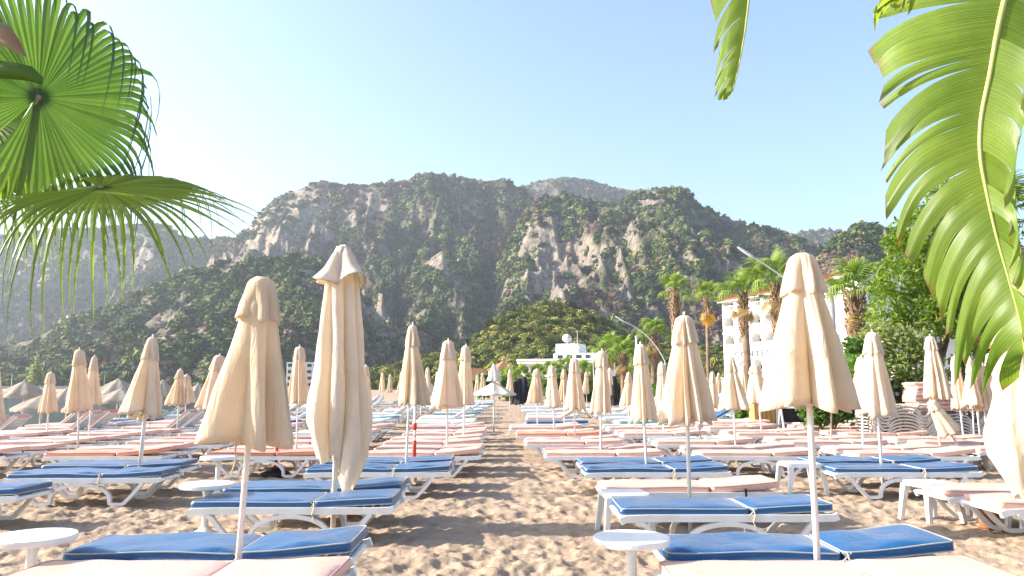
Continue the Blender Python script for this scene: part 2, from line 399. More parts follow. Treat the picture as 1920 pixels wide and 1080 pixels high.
def hill_leaf(name, stops):
    m, nt, b = material(name)
    oi = nt.nodes.new('ShaderNodeObjectInfo'); cr = nt.nodes.new('ShaderNodeValToRGB'); nt.links.new(oi.outputs['Random'], cr.inputs['Fac'])
    e = cr.color_ramp.elements
    while len(e) < len(stops): e.new(0.5)
    for k, (p, c) in zip(e, stops): k.position = p; k.color = lin(*c)
    nt.links.new(cr.outputs[0], b.inputs['Base Color']); b.inputs['Roughness'].default_value = 0.8; b.inputs['Specular IOR Level'].default_value = 0.15
    return m
def wood_points():
    rng = np.random.default_rng(5)
    run = np.maximum.accumulate(EL, axis=0); prev = np.vstack([np.full((1, EL.shape[1]), -1), run[:-1]])
    vis = (EL > prev - 0.006) & (HH > 0.6)
    area = np.zeros(HH.shape); area[1:-1] = np.clip(np.abs(PV[:-2] - PV[2:]) / 2, 0.25, 12) * 1.8
    return rng, vis, area
rng, VIS, AREA = wood_points()
def pick(weight, n):
    w = (weight * VIS * AREA).ravel(); w = w / w.sum()
    idx = rng.choice(len(w), n, p=w); i, j = np.unravel_index(idx, HH.shape)
    dt = HT[1] - HT[0]; T = HT[j] + rng.uniform(-.5, .5, n) * dt
    fi = np.clip(i + rng.uniform(-.5, .5, n), 0, len(HY) - 1.001); i0 = fi.astype(int); fr = fi - i0
    Y = HY[i0] * (1 - fr) + HY[i0 + 1] * fr; Z = HH[i0, j] * (1 - fr) + HH[i0 + 1, j] * fr
    return T, Y, Z
FARH = (HY_ > 420).astype(float); NEARH = 1 - FARH
G1 = hill_leaf('woods_green', [(0.0, (0.020, 0.040, 0.011)), (0.4, (0.050, 0.080, 0.020)), (0.75, (0.115, 0.145, 0.038)), (1.0, (0.22, 0.215, 0.07))])
G2 = hill_leaf('scrub_brown', [(0.0, (0.09, 0.062, 0.05)), (0.5, (0.18, 0.12, 0.09)), (1.0, (0.27, 0.18, 0.135))])
G3 = hill_leaf('woods_near', [(0.0, (0.045, 0.065, 0.015)), (0.45, (0.14, 0.165, 0.034)), (0.8, (0.27, 0.27, 0.06)), (1.0, (0.38, 0.33, 0.11))])
T, Y, Z = pick(FARH * CLUMP * (1.10 - ROCKM) * (1.0 - 0.9 * cliff) * (1 - 0.75 * BROWN), 42000)
scatter('hillside_woods', G1, T, Y, Z, (1.3 + 5.4 * rng.random(len(T)) ** 3.0) * (0.75 + Y / 2600), (1, 2, 3), 26, 0.42, 0.85, 1)
T, Y, Z = pick(FARH * (1.03 - ROCKM) * (1.0 - 0.9 * cliff) * (0.03 + BROWN), 6500)
scatter('hillside_scrub', G2, T, Y, Z, (1.8 + 2.6 * rng.random(len(T)) ** 2) * (0.75 + Y / 2600), (4, 5), 40, 0.5, 0.8, 2)
T, Y, Z = pick(NEARH, 6500)
scatter('wooded_knoll', G3, T, Y, Z + 0.6, 1.1 + 2.1 * rng.random(len(T)) ** 1.6, (6, 7, 8), 260, 0.27, 1.0, 3)

# the air between camera and hills
def build_haze():
    h = MB(); h.box(-2700, 2700, -60, 2700, -5, 560)
    m = bpy.data.materials.new('haze_air'); m.use_nodes = True; nt = m.node_tree
    for n in list(nt.nodes):
        if n.type == 'BSDF_PRINCIPLED': nt.nodes.remove(n)
    pv = nt.nodes.new('ShaderNodeVolumePrincipled'); pv.inputs['Color'].default_value = lin(0.80, 0.88, 1.0)
    pv.inputs['Density'].default_value = 0.00016; pv.inputs['Anisotropy'].default_value = 0.35
    nt.links.new(pv.outputs[0], nt.nodes['Material Output'].inputs['Volume'])
    tag(h.build('haze', m), kind='stuff')
build_haze()
# ------------------------------------------------------------------ beach furniture materials
def plastic_white():
    m, nt, b = material('white_plastic')
    c, f = noise_ramp(nt, [(0.25, lin(0.66, 0.64, 0.60)), (0.6, lin(0.80, 0.795, 0.78))], 5, 'Object', 7, 0.7)
    nt.links.new(c, b.inputs['Base Color']); b.inputs['Roughness'].default_value = 0.38
    return m
M_PLASTIC = plastic_white()
M_POLE = simple('pole_paint', (0.80, 0.78, 0.74), (0.62, 0.58, 0.52), 9, 0.4)
M_BLACK = simple('black_strap', (0.02, 0.02, 0.02), None, 9, 0.7)
M_ROPE = simple('cream_cord', (0.62, 0.55, 0.42), (0.42, 0.36, 0.26), 40, 0.9)
M_RED = simple('red_paint', (0.70, 0.045, 0.025), (0.5, 0.03, 0.02), 6, 0.5)
M_DARKRUBBER = simple('dark_rubber', (0.035, 0.035, 0.04), (0.02, 0.02, 0.022), 10, 0.8)
M_TERRACOTTA = simple('terracotta', (0.45, 0.17, 0.07), (0.33, 0.12, 0.05), 8, 0.85, 0.2)
def vinyl(name, base, worn, rough=0.36, sheen=0.12):
    m, nt, b = material(name)
    c, f = noise_ramp(nt, [(0.3, lin(*base)), (0.62, lin(*base)), (0.86, lin(*worn))], 3.0, 'Object', 7, 0.7)
    nt.links.new(c, b.inputs['Base Color']); b.inputs['Roughness'].default_value = rough
    b.inputs['Sheen Weight'].default_value = sheen; b.inputs['Sheen Roughness'].default_value = 0.4
    b.inputs['Specular IOR Level'].default_value = 0.6
    _, f2 = noise_ramp(nt, [(0, lin(0, 0, 0)), (1, lin(1, 1, 1))], 7, 'Object', 4, 0.6, 0.8); bump(nt, f2, b, 0.35, 0.035)
    return m
CUSH = {
    'blue': (vinyl('blue_vinyl', (0.004, 0.078, 0.215), (0.012, 0.15, 0.32)), simple('blue_piping', (0.42, 0.42, 0.40)), 'blue'),
    'pink': (vinyl('pink_vinyl', (0.67, 0.395, 0.31), (0.70, 0.45, 0.365)), simple('pink_piping', (0.62, 0.34, 0.28)), 'faded pink'),
    'orange': (vinyl('orange_vinyl', (0.64, 0.26, 0.15), (0.66, 0.33, 0.21)), simple('orange_piping', (0.5, 0.12, 0.05)), 'orange'),
    'white': (vinyl('pale_vinyl', (0.60, 0.62, 0.60), (0.70, 0.70, 0.68)), simple('pale_piping', (0.10, 0.22, 0.18)), 'pale grey'),
    'teal': (vinyl('teal_vinyl', (0.10, 0.24, 0.24), (0.25, 0.38, 0.36)), simple('teal_piping', (0.6, 0.6, 0.55)), 'teal'),
}
def cloth(name, col, col2, trans, weave=True, tint=None):
    m, nt, b = material(name)
    c, f = noise_ramp(nt, [(0.28, lin(*[q * .88 for q in col2])), (0.42, lin(*col2)), (0.6, lin(*col))], 2.6, 'Object', 7, 0.68)
    nt.links.new(c, b.inputs['Base Color']); b.inputs['Roughness'].default_value = 0.9; b.inputs['Specular IOR Level'].default_value = 0.1
    if weave:
        tc = nt.nodes.new('ShaderNodeTexCoord'); mp = nt.nodes.new('ShaderNodeMapping'); mp.inputs['Scale'].default_value = (1, 1, 9); nt.links.new(tc.outputs['Object'], mp.inputs['Vector'])
        _, f2 = noise_ramp(nt, [(0, lin(0, 0, 0)), (1, lin(1, 1, 1))], 26, 'Object', 4, 0.7, 0, mp.outputs[0]); bump(nt, f2, b, 0.35, 0.012)
    mp2 = nt.nodes.new('ShaderNodeMapping'); mp2.inputs['Scale'].default_value = (1, 1, 0.22); tc2 = nt.nodes.new('ShaderNodeTexCoord'); nt.links.new(tc2.outputs['Object'], mp2.inputs['Vector'])
    oi = nt.nodes.new('ShaderNodeObjectInfo'); ad = nt.nodes.new('ShaderNodeVectorMath'); ad.operation = 'ADD'; nt.links.new(mp2.outputs[0], ad.inputs[0]); nt.links.new(oi.outputs['Location'], ad.inputs[1])
    _, f3 = noise_ramp(nt, [(0, lin(0, 0, 0)), (1, lin(1, 1, 1))], 9, 'Object', 4, 0.55, 1.2, ad.outputs[0])
    b3 = nt.nodes.new('ShaderNodeBump'); b3.inputs['Strength'].default_value = 0.55; b3.inputs['Distance'].default_value = 0.05; nt.links.new(f3, b3.inputs['Height'])
    for bn in [x for x in nt.nodes if x.type == 'BUMP' and x is not b3]: nt.links.new(b3.outputs['Normal'], bn.inputs['Normal'])
    if not weave: nt.links.new(b3.outputs['Normal'], b.inputs['Normal'])
    tr = nt.nodes.new('ShaderNodeBsdfTranslucent'); tr.inputs['Color'].default_value = lin(*(tint or col))
    mx = nt.nodes.new('ShaderNodeMixShader'); mx.inputs[0].default_value = trans
    nt.links.new(b.outputs[0], mx.inputs[1]); nt.links.new(tr.outputs[0], mx.inputs[2]); nt.links.new(mx.outputs[0], nt.nodes['Material Output'].inputs['Surface'])
    return m
M_BEIGE = cloth('beige_canvas', (0.80, 0.69, 0.545), (0.73, 0.61, 0.465), 0.32, True, (0.93, 0.72, 0.43))
M_CREAM = cloth('cream_canvas', (0.80, 0.745, 0.66), (0.72, 0.66, 0.57), 0.40, False, (0.85, 0.68, 0.42))
M_TAUPE = cloth('taupe_canvas', (0.46, 0.40, 0.33), (0.38, 0.33, 0.27), 0.25)
M_OFFWHITE = cloth('offwhite_canvas', (0.70, 0.66, 0.60), (0.60, 0.56, 0.50), 0.3)
M_CHARCOAL = cloth('charcoal_canvas', (0.045, 0.045, 0.05), (0.03, 0.03, 0.035), 0.1)

# ------------------------------------------------------------------ loungers: foot at -x, head at +x
LEN = 1.97; WID = 0.66; RAIL_Z = 0.285
def side_frame_mesh():
    mb = MB(); h = LEN / 2
    def U(f, z): return (-h + f * LEN, 0, z)
    path = [U(0.075, RAIL_Z), U(0.115, 0.25), U(0.165, 0.13), U(0.215, 0.035), U(0.235, 0.022), U(0.285, 0.022), U(0.305, 0.035)]
    for k in range(1, 16):                                     # the arch between the two feet
        a = math.pi * k / 16; path.append(U(0.495 - 0.19 * math.cos(a), 0.04 + 0.225 * math.sin(a) ** 0.72))
    path += [U(0.685, 0.035), U(0.705, 0.022), U(0.755, 0.022), U(0.775, 0.035), U(0.83, 0.15), U(0.875, 0.26), U(0.89, RAIL_Z)]
    mb.ribbon(path, -0.026, 0.026, 0.042)
    return path, mb
def rail_points():
    h = LEN / 2
    return [(-h, 0, RAIL_Z + 0.0), (-h + .05, 0, RAIL_Z + .022), (-h + 0.25, 0, RAIL_Z + 0.03), (0, 0, RAIL_Z + 0.03), (h - 0.22, 0, RAIL_Z + 0.03), (h - 0.04, 0, RAIL_Z + 0.035), (h, 0, RAIL_Z + 0.05)]
def side_mesh(y):
    path, mb = side_frame_mesh()
    mb.ribbon(rail_points(), -0.024, 0.024, 0.062)
    mb.v = [(a, b + y, c) for a, b, c in mb.v]
    me = mb.mesh('side_frame', M_PLASTIC); return me
def deck_mesh():
    mb = MB(); h = LEN / 2; n = 22
    for k in range(n):
        x0 = -h + 0.05 + k * (LEN - 0.1) / n
        mb.box(x0, x0 + (LEN - 0.1) / n * 0.72, -WID / 2 + 0.05, WID / 2 - 0.05, RAIL_Z + 0.035, RAIL_Z + 0.052)
    for x in (-h + .02, h - 0.05): mb.tube([(x, -WID / 2 + .02, RAIL_Z + .025), (x, WID / 2 - .02, RAIL_Z + .025)], 0.026, 8)
    for x in (-0.5, 0.0, 0.5): mb.box(x - .015, x + .015, -WID / 2 + .03, WID / 2 - .03, RAIL_Z - .01, RAIL_Z + .03)
    return mb.mesh('slatted_deck', M_PLASTIC)
def outline(lx, ly, r, n=7):
    pts = []
    for cx, cy, a0 in ((lx / 2 - r, ly / 2 - r, 0), (-lx / 2 + r, ly / 2 - r, 90), (-lx / 2 + r, -ly / 2 + r, 180), (lx / 2 - r, -ly / 2 + r, 270)):
        for k in range(n + 1):
            a = math.radians(a0 + 90 * k / n); pts.append((cx + r * math.cos(a), cy + r * math.sin(a)))
    # even out the long sides
    out = []
    for i, p in enumerate(pts):
        q = pts[(i + 1) % len(pts)]; d = math.hypot(q[0] - p[0], q[1] - p[1]); m = max(1, int(d / 0.07))
        for j in range(m): out.append((p[0] + (q[0] - p[0]) * j / m, p[1] + (q[1] - p[1]) * j / m))
    return out
def cushion_meshes(mat, pipe, lx, ly, th, wr, seed):
    rr = random.Random(seed); ph = [rr.uniform(0, 6) for _ in range(8)]
    o = outline(lx, ly, 0.045); n = len(o); mb = MB()
    def wob(x, y): return wr * (math.sin(7 * x + ph[0]) * math.cos(5 * y + ph[1]) * 0.5 + math.sin(15 * x + 6 * y + ph[2]) * 0.28 + math.sin(11 * x - 13 * y + ph[3]) * 0.22)
    edge = [wr * 0.35 * math.sin(6 * x + ph[4]) for x, y in o]
    rings = [(0.985, 0.0), (1.0, 0.006), (1.0, th - 0.006), (0.985, th + 0.002), (0.95, th + 0.008), (0.88, th + 0.016), (0.74, th + 0.022), (0.5, th + 0.024), (0.25, th + 0.024)]
    for s, z in rings:
        for k, (x, y) in enumerate(o):
            zz = z + (edge[k] if z > th - .01 else edge[k] * 0.6) * (1 if s > .93 else .5)
            if s < 0.97: zz += wob(x * s, y * s) * min(1, (1 - s) * 7)
            bx = 0.006 * math.sin(9 * (x + y) + ph[5]) if s == 1.0 else 0
            mb.v.append((x * s + bx * (1 if x > 0 else -1), y * s, zz))
    for r in range(len(rings) - 1):
        for k in range(n):
            l = (k + 1) % n; mb.f.append((r * n + k, r * n + l, (r + 1) * n + l, (r + 1) * n + k))
    mb.v.append((0, 0, th + 0.024 + wob(0, 0))); c = len(mb.v) - 1; r = len(rings) - 1
    for k in range(n): mb.f.append((r * n + k, r * n + (k + 1) % n, c))
    mb.f.append(tuple(reversed(range(n))))
    me = mb.mesh('cushion', mat, True)
    p = MB()
    for zz, kk in ((th + .001, 3), (0.002, 0)):
        p.tube([Vector(mb.v[kk * n + k]) * 1.0 + Vector((0, 0, 0.001)) for k in range(n)], 0.0062, 5, closed=True)
    return me, p.mesh('piping', pipe, True)
SIDE_A = side_mesh(-WID / 2); SIDE_B = side_mesh(WID / 2); DECK = deck_mesh()
SEAT_L = LEN * 0.60; BACK_L = LEN * 0.385
CM = {}
for ck, (cm, cp, _) in CUSH.items():
    CM[ck] = [(cushion_meshes(cm, cp, SEAT_L, WID - 0.02, 0.05, w, 11 + i), cushion_meshes(cm, cp, BACK_L, WID - 0.02, 0.053, w, 51 + i)) for i, w in enumerate((0.006, 0.012, 0.02))]
def strap_mesh():
    mb = MB(); x = -LEN / 2 + SEAT_L + 0.02
    mb.tube([(x, -WID / 2 - 0.012, RAIL_Z + .12), (x + .01, -WID / 2 - 0.034, RAIL_Z + 0.06), (x - .01, -WID / 2 - 0.036, RAIL_Z - 0.0), (x + .02, -WID / 2 - 0.03, RAIL_Z - .06)], 0.006, 5)
    mb.tube([(x - .03, -WID / 2 - 0.014, RAIL_Z + .115), (x + .03, -WID / 2 - 0.014, RAIL_Z + .06)], 0.005, 5)
    mb.tube([(x + .03, -WID / 2 - 0.014, RAIL_Z + .115), (x - .03, -WID / 2 - 0.014, RAIL_Z + .06)], 0.005, 5)
    return mb.mesh('tie_cord', M_ROPE)
TIE = strap_mesh()
def clasp_mesh():
    mb = MB(); x = LEN / 2 - 0.42
    mb.box(x, x + .022, -WID / 2 - 0.034, -WID / 2 - .005, RAIL_Z - 0.05, RAIL_Z + 0.10)
    return mb.mesh('black_strap', M_BLACK)
CLASP = clasp_mesh()
N_LOUNGE = 0
def lounger(x_left, y, z, color, label, raised=4.0, yaw=0.0, group='sun loungers on the beach', full=True, bare=False, roll=0.0):
    """x_left is the foot end; y the centre line"""
    global N_LOUNGE
    N_LOUNGE += 1; i = N_LOUNGE
    t = empty('sun_lounger', (x_left + LEN / 2, y, z), math.radians(yaw)); tag(t, label, 'sun lounger', group)
    if roll: t.rotation_euler[1] = math.radians(roll)
    obj('side_frame', SIDE_A, t); obj('side_frame', SIDE_B, t)
    obj('slatted_deck', DECK, t)
    if bare: return t
    (sm, sp), (bm_, bp) = CM[color][i % 3]
    zc = RAIL_Z + 0.056
    s = obj('seat_cushion', sm, t); s.location = (-LEN / 2 + SEAT_L / 2 + 0.005, 0, zc); s.rotation_euler[0] = math.pi * 0
    b = obj('back_cushion', bm_, t)
    a = math.radians(raised); hx = -LEN / 2 + SEAT_L + 0.012
    b.rotation_euler = (0, -a, 0); b.location = (hx + BACK_L / 2 * math.cos(a), 0, zc + BACK_L / 2 * math.sin(a))
    if raised > 12:
        bk = obj('backrest', BACKREST, t); bk.rotation_euler = (0, -a, 0); bk.location = (hx, 0, zc - 0.035)
    if full:
        obj('piping', sp, s); obj('piping', bp, b)
        if color == 'blue': obj('tie_cord', TIE, t)
        elif i % 2: obj('black_strap', CLASP, t)
    return t
def backrest_mesh():
    mb = MB()
    for y in (-WID / 2 + .02, WID / 2 - .02): mb.ribbon([(0, 0, 0), (BACK_L + .03, 0, 0)], y - .02, y + .02, 0.04)
    for k in range(8): mb.box(.03 + k * .088, .09 + k * .088, -WID / 2 + .03, WID / 2 - .03, -.005, .015)
    return mb.mesh('backrest', M_PLASTIC)
BACKREST = backrest_mesh()

ORD = ['first', 'second', 'third', 'fourth', 'fifth', 'sixth', 'seventh', 'eighth', 'ninth', 'tenth', 'eleventh', 'twelfth', 'thirteenth', 'fourteenth',
       'fifteenth', 'sixteenth', 'seventeenth', 'eighteenth', 'nineteenth', 'twentieth']
ORD += ['twenty-' + o for o in ORD[:9]] + ['thirtieth'] + ['thirty-' + o for o in ORD[:9]] + ['fortieth'] + ['forty-' + o for o in ORD[:9]] + ['fiftieth'] + ['fifty-' + o for o in ORD[:9]] + ['sixtieth'] + ['sixty-' + o for o in ORD[:9]]
def gz(x, y): return float(sand_height(np.array([float(x)]), np.array([float(y)]))[0])

# the near pairs, read off the photograph: left end, distance, colour, raised head, yaw, label
NEAR = [
    (-2.97, 4.62, 'pink', 2, -1.0, 'wide faded pink lounger in the left foreground, cut by the bottom edge'),
    (-3.03, 5.50, 'blue', 4, 0.5, 'blue lounger just behind the foreground pink one, left of the aisle'),
    (-3.10, 7.70, 'blue', 3, 0.0, 'blue lounger under the tall cream parasol, nearer of its pair'),
    (-3.16, 8.66, 'blue', 3, 0.5, 'blue lounger under the tall cream parasol, farther of its pair'),
    (-2.80, 10.62, 'blue', 2, 0.0, 'blue lounger behind the cream parasol by the aisle, nearer of its pair'),
    (-2.84, 11.55, 'blue', 3, 0.0, 'blue lounger behind the cream parasol by the aisle, farther of its pair'),
    (-7.17, 8.40, 'blue', 2, 0.0, 'blue lounger cut off by the left edge of the photo'),
    (-6.42, 10.00, 'blue', 2, 1.0, 'blue lounger near the left edge, nearer of its pair, beside white table'),
    (-6.60, 11.00, 'blue', 3, 0.0, 'blue lounger near the left edge, farther of its pair'),
    (0.92, 4.62, 'pink', 2, 0.5, 'wide faded pink lounger in the right foreground, cut by the bottom edge'),
    (1.03, 5.50, 'blue', 5, -0.5, 'rumpled blue lounger behind the foreground pink one, right of the aisle'),
    (0.98, 7.30, 'blue', 3, 0.0, 'blue lounger behind the rumpled one, right of the aisle, above bare sand'),
    (1.00, 8.75, 'pink', 4, 0.0, 'pink lounger between two blue ones with a white stool at its foot'),
    (0.98, 10.62, 'blue', 2, 0.0, 'blue lounger right of the aisle, nearer of the third pair'),
    (1.00, 11.50, 'blue', 3, 0.0, 'blue lounger right of the aisle, farther of the third pair'),
    (4.35, 10.62, 'blue', 2, -1.0, 'blue lounger behind the right foreground parasol, nearer of its pair'),
    (4.47, 11.70, 'blue', 2, 0.0, 'blue lounger behind the right foreground parasol, farther of its pair'),
    (4.62, 8.45, 'pink', 3, 0.0, 'pink lounger at the right edge beside a white stool, farther of two'),
    (4.66, 7.62, 'pink', 3, -2.0, 'pink lounger at the right edge, nearer of two, over a terracotta pot'),
]
for (x, y, c, r, yw, lb) in NEAR: lounger(x, y, gz(x, y), c, lb, r, yw)
# the rows behind: one list of left ends per row, pairs front to back
def side_name(k): return (ORD[k] + ' from the left')
rr = random.Random(21)
ROWS = [13.4, 15.9, 18.5, 21.2, 24.2, 27.6, 31.4, 36.0, 41.5, 48.0, 56.0]
AISLE_L = {13.4: -0.53, 15.9: -0.55, 18.5: -0.62, 21.2: -0.7}
AISLE_R = {13.4: 0.50, 15.9: 0.24, 18.5: 0.05, 21.2: 0.0}
for ri, d in enumerate(ROWS):
    step = 2.62 if d < 23 else 2.8
    al = AISLE_L.get(d, -1.0 - rr.random() * .3); ar = AISLE_R.get(d, 0.4 + rr.random() * .3)
    xs = []
    k = 0
    while True:
        x = al - LEN - k * step
        if x < max(-0.74 * d - 1.6, -17.5): break
        xs.append(x + rr.uniform(-.08, .08)); k += 1
    k = 0
    right_lim = min(0.70 * d, 9.2 if d < 17 else (8.2 if d < 22 else 12.5))
    while True:
        x = ar + k * step
        if x > right_lim: break
        if not (d > 40 and rr.random() < .2): xs.append(x + rr.uniform(-.08, .08))
        k += 1
    xs.sort()
    for ci, x in enumerate(xs):
        for pair in (0, 1):
            if d > 30 and pair and rr.random() < 0.35: continue
            y = d - 0.42 + pair * 0.95 + rr.uniform(-.06, .06)
            q = rr.random()
            if d < 14: c = 'pink' if q < .9 else ('orange' if x < -2 else 'pink')
            elif d < 22: c = 'pink' if q < .86 else ('orange' if q < .93 else 'white')
            elif d < 28: c = 'white' if q < .6 else ('pink' if q < .75 else 'teal' if q < .9 else 'blue')
            else: c = 'white' if q < .62 else ('teal' if q < .8 else 'blue')
            raised = rr.choice([2, 3, 4, 5]) if d < 27 else rr.choice([3, 3, 4, 5, 3, 30, 40])
            if d == 21.2 and x < -9: raised = 40
            lb = '%s sun lounger, %s row, %s, %s of its pair' % (CUSH[c][2], ORD[ri + 3], side_name(ci), 'farther' if pair else 'nearer')
            lounger(x, y, gz(x + .9, y) + (0.0), c, lb, raised, rr.uniform(-2.5, 2.5), full=d < 22)

# ------------------------------------------------------------------ parasols
def canopy_mesh(name, mat, z_top, z_bot, r_top, r_bot, seed, folds=8, amp=0.3, power=1.0, asym=0.16, hem=0.05, twist=0.25, levels=22, tuck=True, dome=0.06):
    """cloth hanging shut round the pole: uneven flat drapes with soft crests and sharp valleys"""
    rr = random.Random(seed); n = folds * 14; mb = MB()
    wts = [rr.uniform(0.55, 1.6) for _ in range(folds)]; tot = sum(wts); cut = [0.0]
    for w in wts: cut.append(cut[-1] + w / tot)
    lob = [rr.uniform(0.78, 1.22) for _ in range(folds)]; dz = [rr.uniform(0.1, 1.0) for _ in range(folds)]; ph = rr.uniform(0, 6.28); crest = [rr.choice((rr.uniform(.18, .35), rr.uniform(.65, .82), rr.uniform(.4, .6))) for _ in range(folds)]
    start = [rr.uniform(0.0, 0.28) for _ in range(folds)]; wav = [rr.uniform(0, 6.28) for _ in range(folds)]
    def ring(s, inset=0.0, drop=0.0):
        R = (r_top + (r_bot - r_top) * s ** power) * min(1.0, 0.5 + 0.5 * math.sqrt(min(1, s / dome)))
        for k in range(n):
            i = k // 14; f = (k % 14) / 14.0; p = crest[i] + 0.12 * math.sin(2.2 * s + wav[i])
            g = f / p if f < p else (1 - f) / (1 - p)
            lobe = g - 0.12 * max(0, g - .7) / .3          # flat cloth faces, softened crest
            A = amp * lob[i] * min(1, max(0.0, 0.12 + (s - start[i]) * 1.7))
            rad = R * (1 - 0.62 * A + A * lobe) * (1 + asym * s * math.cos(2 * math.pi * k / n - ph)) * (1 + (lob[i] - 1) * 0.35 * s * math.sin(math.pi * f))
            rad = max(0.02, rad - inset) * (1 + 0.008 * math.sin(19 * s + i * 2.1 + 3 * f))
            th = 2 * math.pi * (cut[i] + (cut[i + 1] - cut[i]) * f) + twist * s * 0.5 + 0.05 * s * math.sin(4 * s + wav[i]) * math.sin(math.pi * f)
            z = z_top + (z_bot - z_top) * s - s ** 4 * hem * (lobe * dz[i] * 1.3 - 0.35 + (f - .5) * 1.1 * math.sin(3 * wav[i]) * math.sin(math.pi * f) ** .5) - drop
            mb.v.append((rad * math.cos(th), rad * math.sin(th), z))
    for l in range(levels + 1): ring(l / levels)
    L = levels + 1
    if tuck: ring(1.0, 0.012, 0.0); ring(0.95, 0.022, 0); L += 2
    for l in range(L - 1):
        for k in range(n):
            m = (k + 1) % n; mb.f.append((l * n + k, (l + 1) * n + k, (l + 1) * n + m, l * n + m))
    mb.f.append(tuple(range(n)))
    return mb.mesh(name, mat, True)
def finial_mesh(z):
    return MB().lathe([(0.012, z - 0.03), (0.026, z - .02), (0.027, z - 0.008), (0.012, z - 0.002), (0.010, z + .012), (0.014, z + 0.02), (0.013, z + .03), (0.003, z + .038)], 10).mesh('finial', M_PLASTIC, True)
def pole_mesh(z, r=0.021): return MB().tube([(0, 0, -0.25), (0, 0, z * .5), (0, 0, z)], r, 10).mesh('pole', M_POLE, True)
def hub_mesh(z):
    mb = MB().lathe([(0.022, z - .05), (0.042, z - .045), (0.05, z), (0.046, z + .03), (0.022, z + .035)], 12)
    for k in range(8):
        a = 2 * math.pi * k / 8; mb.tube([(0.03 * math.cos(a), 0.03 * math.sin(a), z), (0.10 * math.cos(a), 0.10 * math.sin(a), z + 0.16), (0.05 * math.cos(a), 0.05 * math.sin(a), z + 0.5)], 0.007, 5)
    return mb.mesh('runner_hub', M_PLASTIC)
def cord_mesh(z, seed):
    rr = random.Random(seed); a = rr.uniform(-2.6, -0.5); x, y = 0.12 * math.cos(a), 0.12 * math.sin(a)
    return MB().tube([(x, y, z + .1), (x * 1.2, y * 1.2, z - .02), (x * 1.1, y * 1.15, z - .10), (x * 1.4, y * 1.1, z - .19)], 0.006, 5).mesh('tie_cord', M_ROPE)
UMB = {}
def umbrella_set(key, mat, top, bot, r_bot, seed, r_top=0.075, power=0.95, folds=8, cap=0.27, amp=0.32, hem=0.06, asym=.16):
    L = top - bot
    rc = r_top + (r_bot - r_top) * cap ** power
    UMB[key] = [('pole', pole_mesh(top - .04)), ('canopy', canopy_mesh('canopy', mat, top - 0.03, bot, r_top, r_bot, seed, folds, amp, power, asym, hem)),
                ('vent_cap', canopy_mesh('vent_cap', mat, top - 0.005, top - L * cap, r_top + .012, rc + 0.014, seed, folds, amp * .75, power, asym * .3, 0.035, 0.1, 12, True, .14)),
                ('finial', finial_mesh(top)), ('runner_hub', hub_mesh(bot + .06)), ('tie_cord', cord_mesh(bot, seed))]
for i in range(12): umbrella_set('beige%d' % i, M_BEIGE, 2.25, 1.06 + .035 * (i % 5), 0.26 + .025 * (i % 3), 100 + 7 * i, amp=0.38 + .12 * (i % 4), asym=.06 + .09 * (i % 4), folds=(8, 6, 7, 9)[i % 4], cap=(.27, .22, .30)[i % 3], power=(.95, .8, 1.1)[i % 3], r_top=(.075, .06, .09)[(i // 2) % 3])
for i in range(2): umbrella_set('dark%d' % i, M_CHARCOAL, 2.25, 0.75, 0.26, 300 + i, power=.7, folds=6)
umbrella_set('big_left', M_BEIGE, 2.25, 1.12, 0.27, 411, amp=0.72, folds=8, hem=.05, power=1.05, asym=.10)
umbrella_set('big_right', M_BEIGE, 2.41, 1.36, 0.27, 423, amp=0.7, folds=8, hem=.06, power=1.0, asym=.06, r_top=.07)
umbrella_set('mid_right', M_BEIGE, 2.26, 1.13, 0.28, 435, amp=0.7, folds=8, hem=.06, power=1.02, asym=.10)
umbrella_set('slim', M_BEIGE, 2.2, 1.05, 0.20, 447, amp=.3, r_top=.07, asym=.05)
def parasol(key, x, y, z, label, h=1.0, yaw=0.0, lean=(0, 0), w=1.0, group='closed parasols on the beach', name='closed_parasol', small=False):
    t = empty(name, (x, y, z), math.radians(yaw)); tag(t, label, 'parasol', group)
    t.rotation_euler = (math.radians(lean[0]), math.radians(lean[1]), math.radians(yaw)); t.scale = (w, w, h)
    for nm, me in UMB[key]:
        if small and nm in ('runner_hub', 'tie_cord'): continue
        if nm == 'finial' and key in ('big_left', 'big_right'): continue
        obj(nm, me, t)
    return t
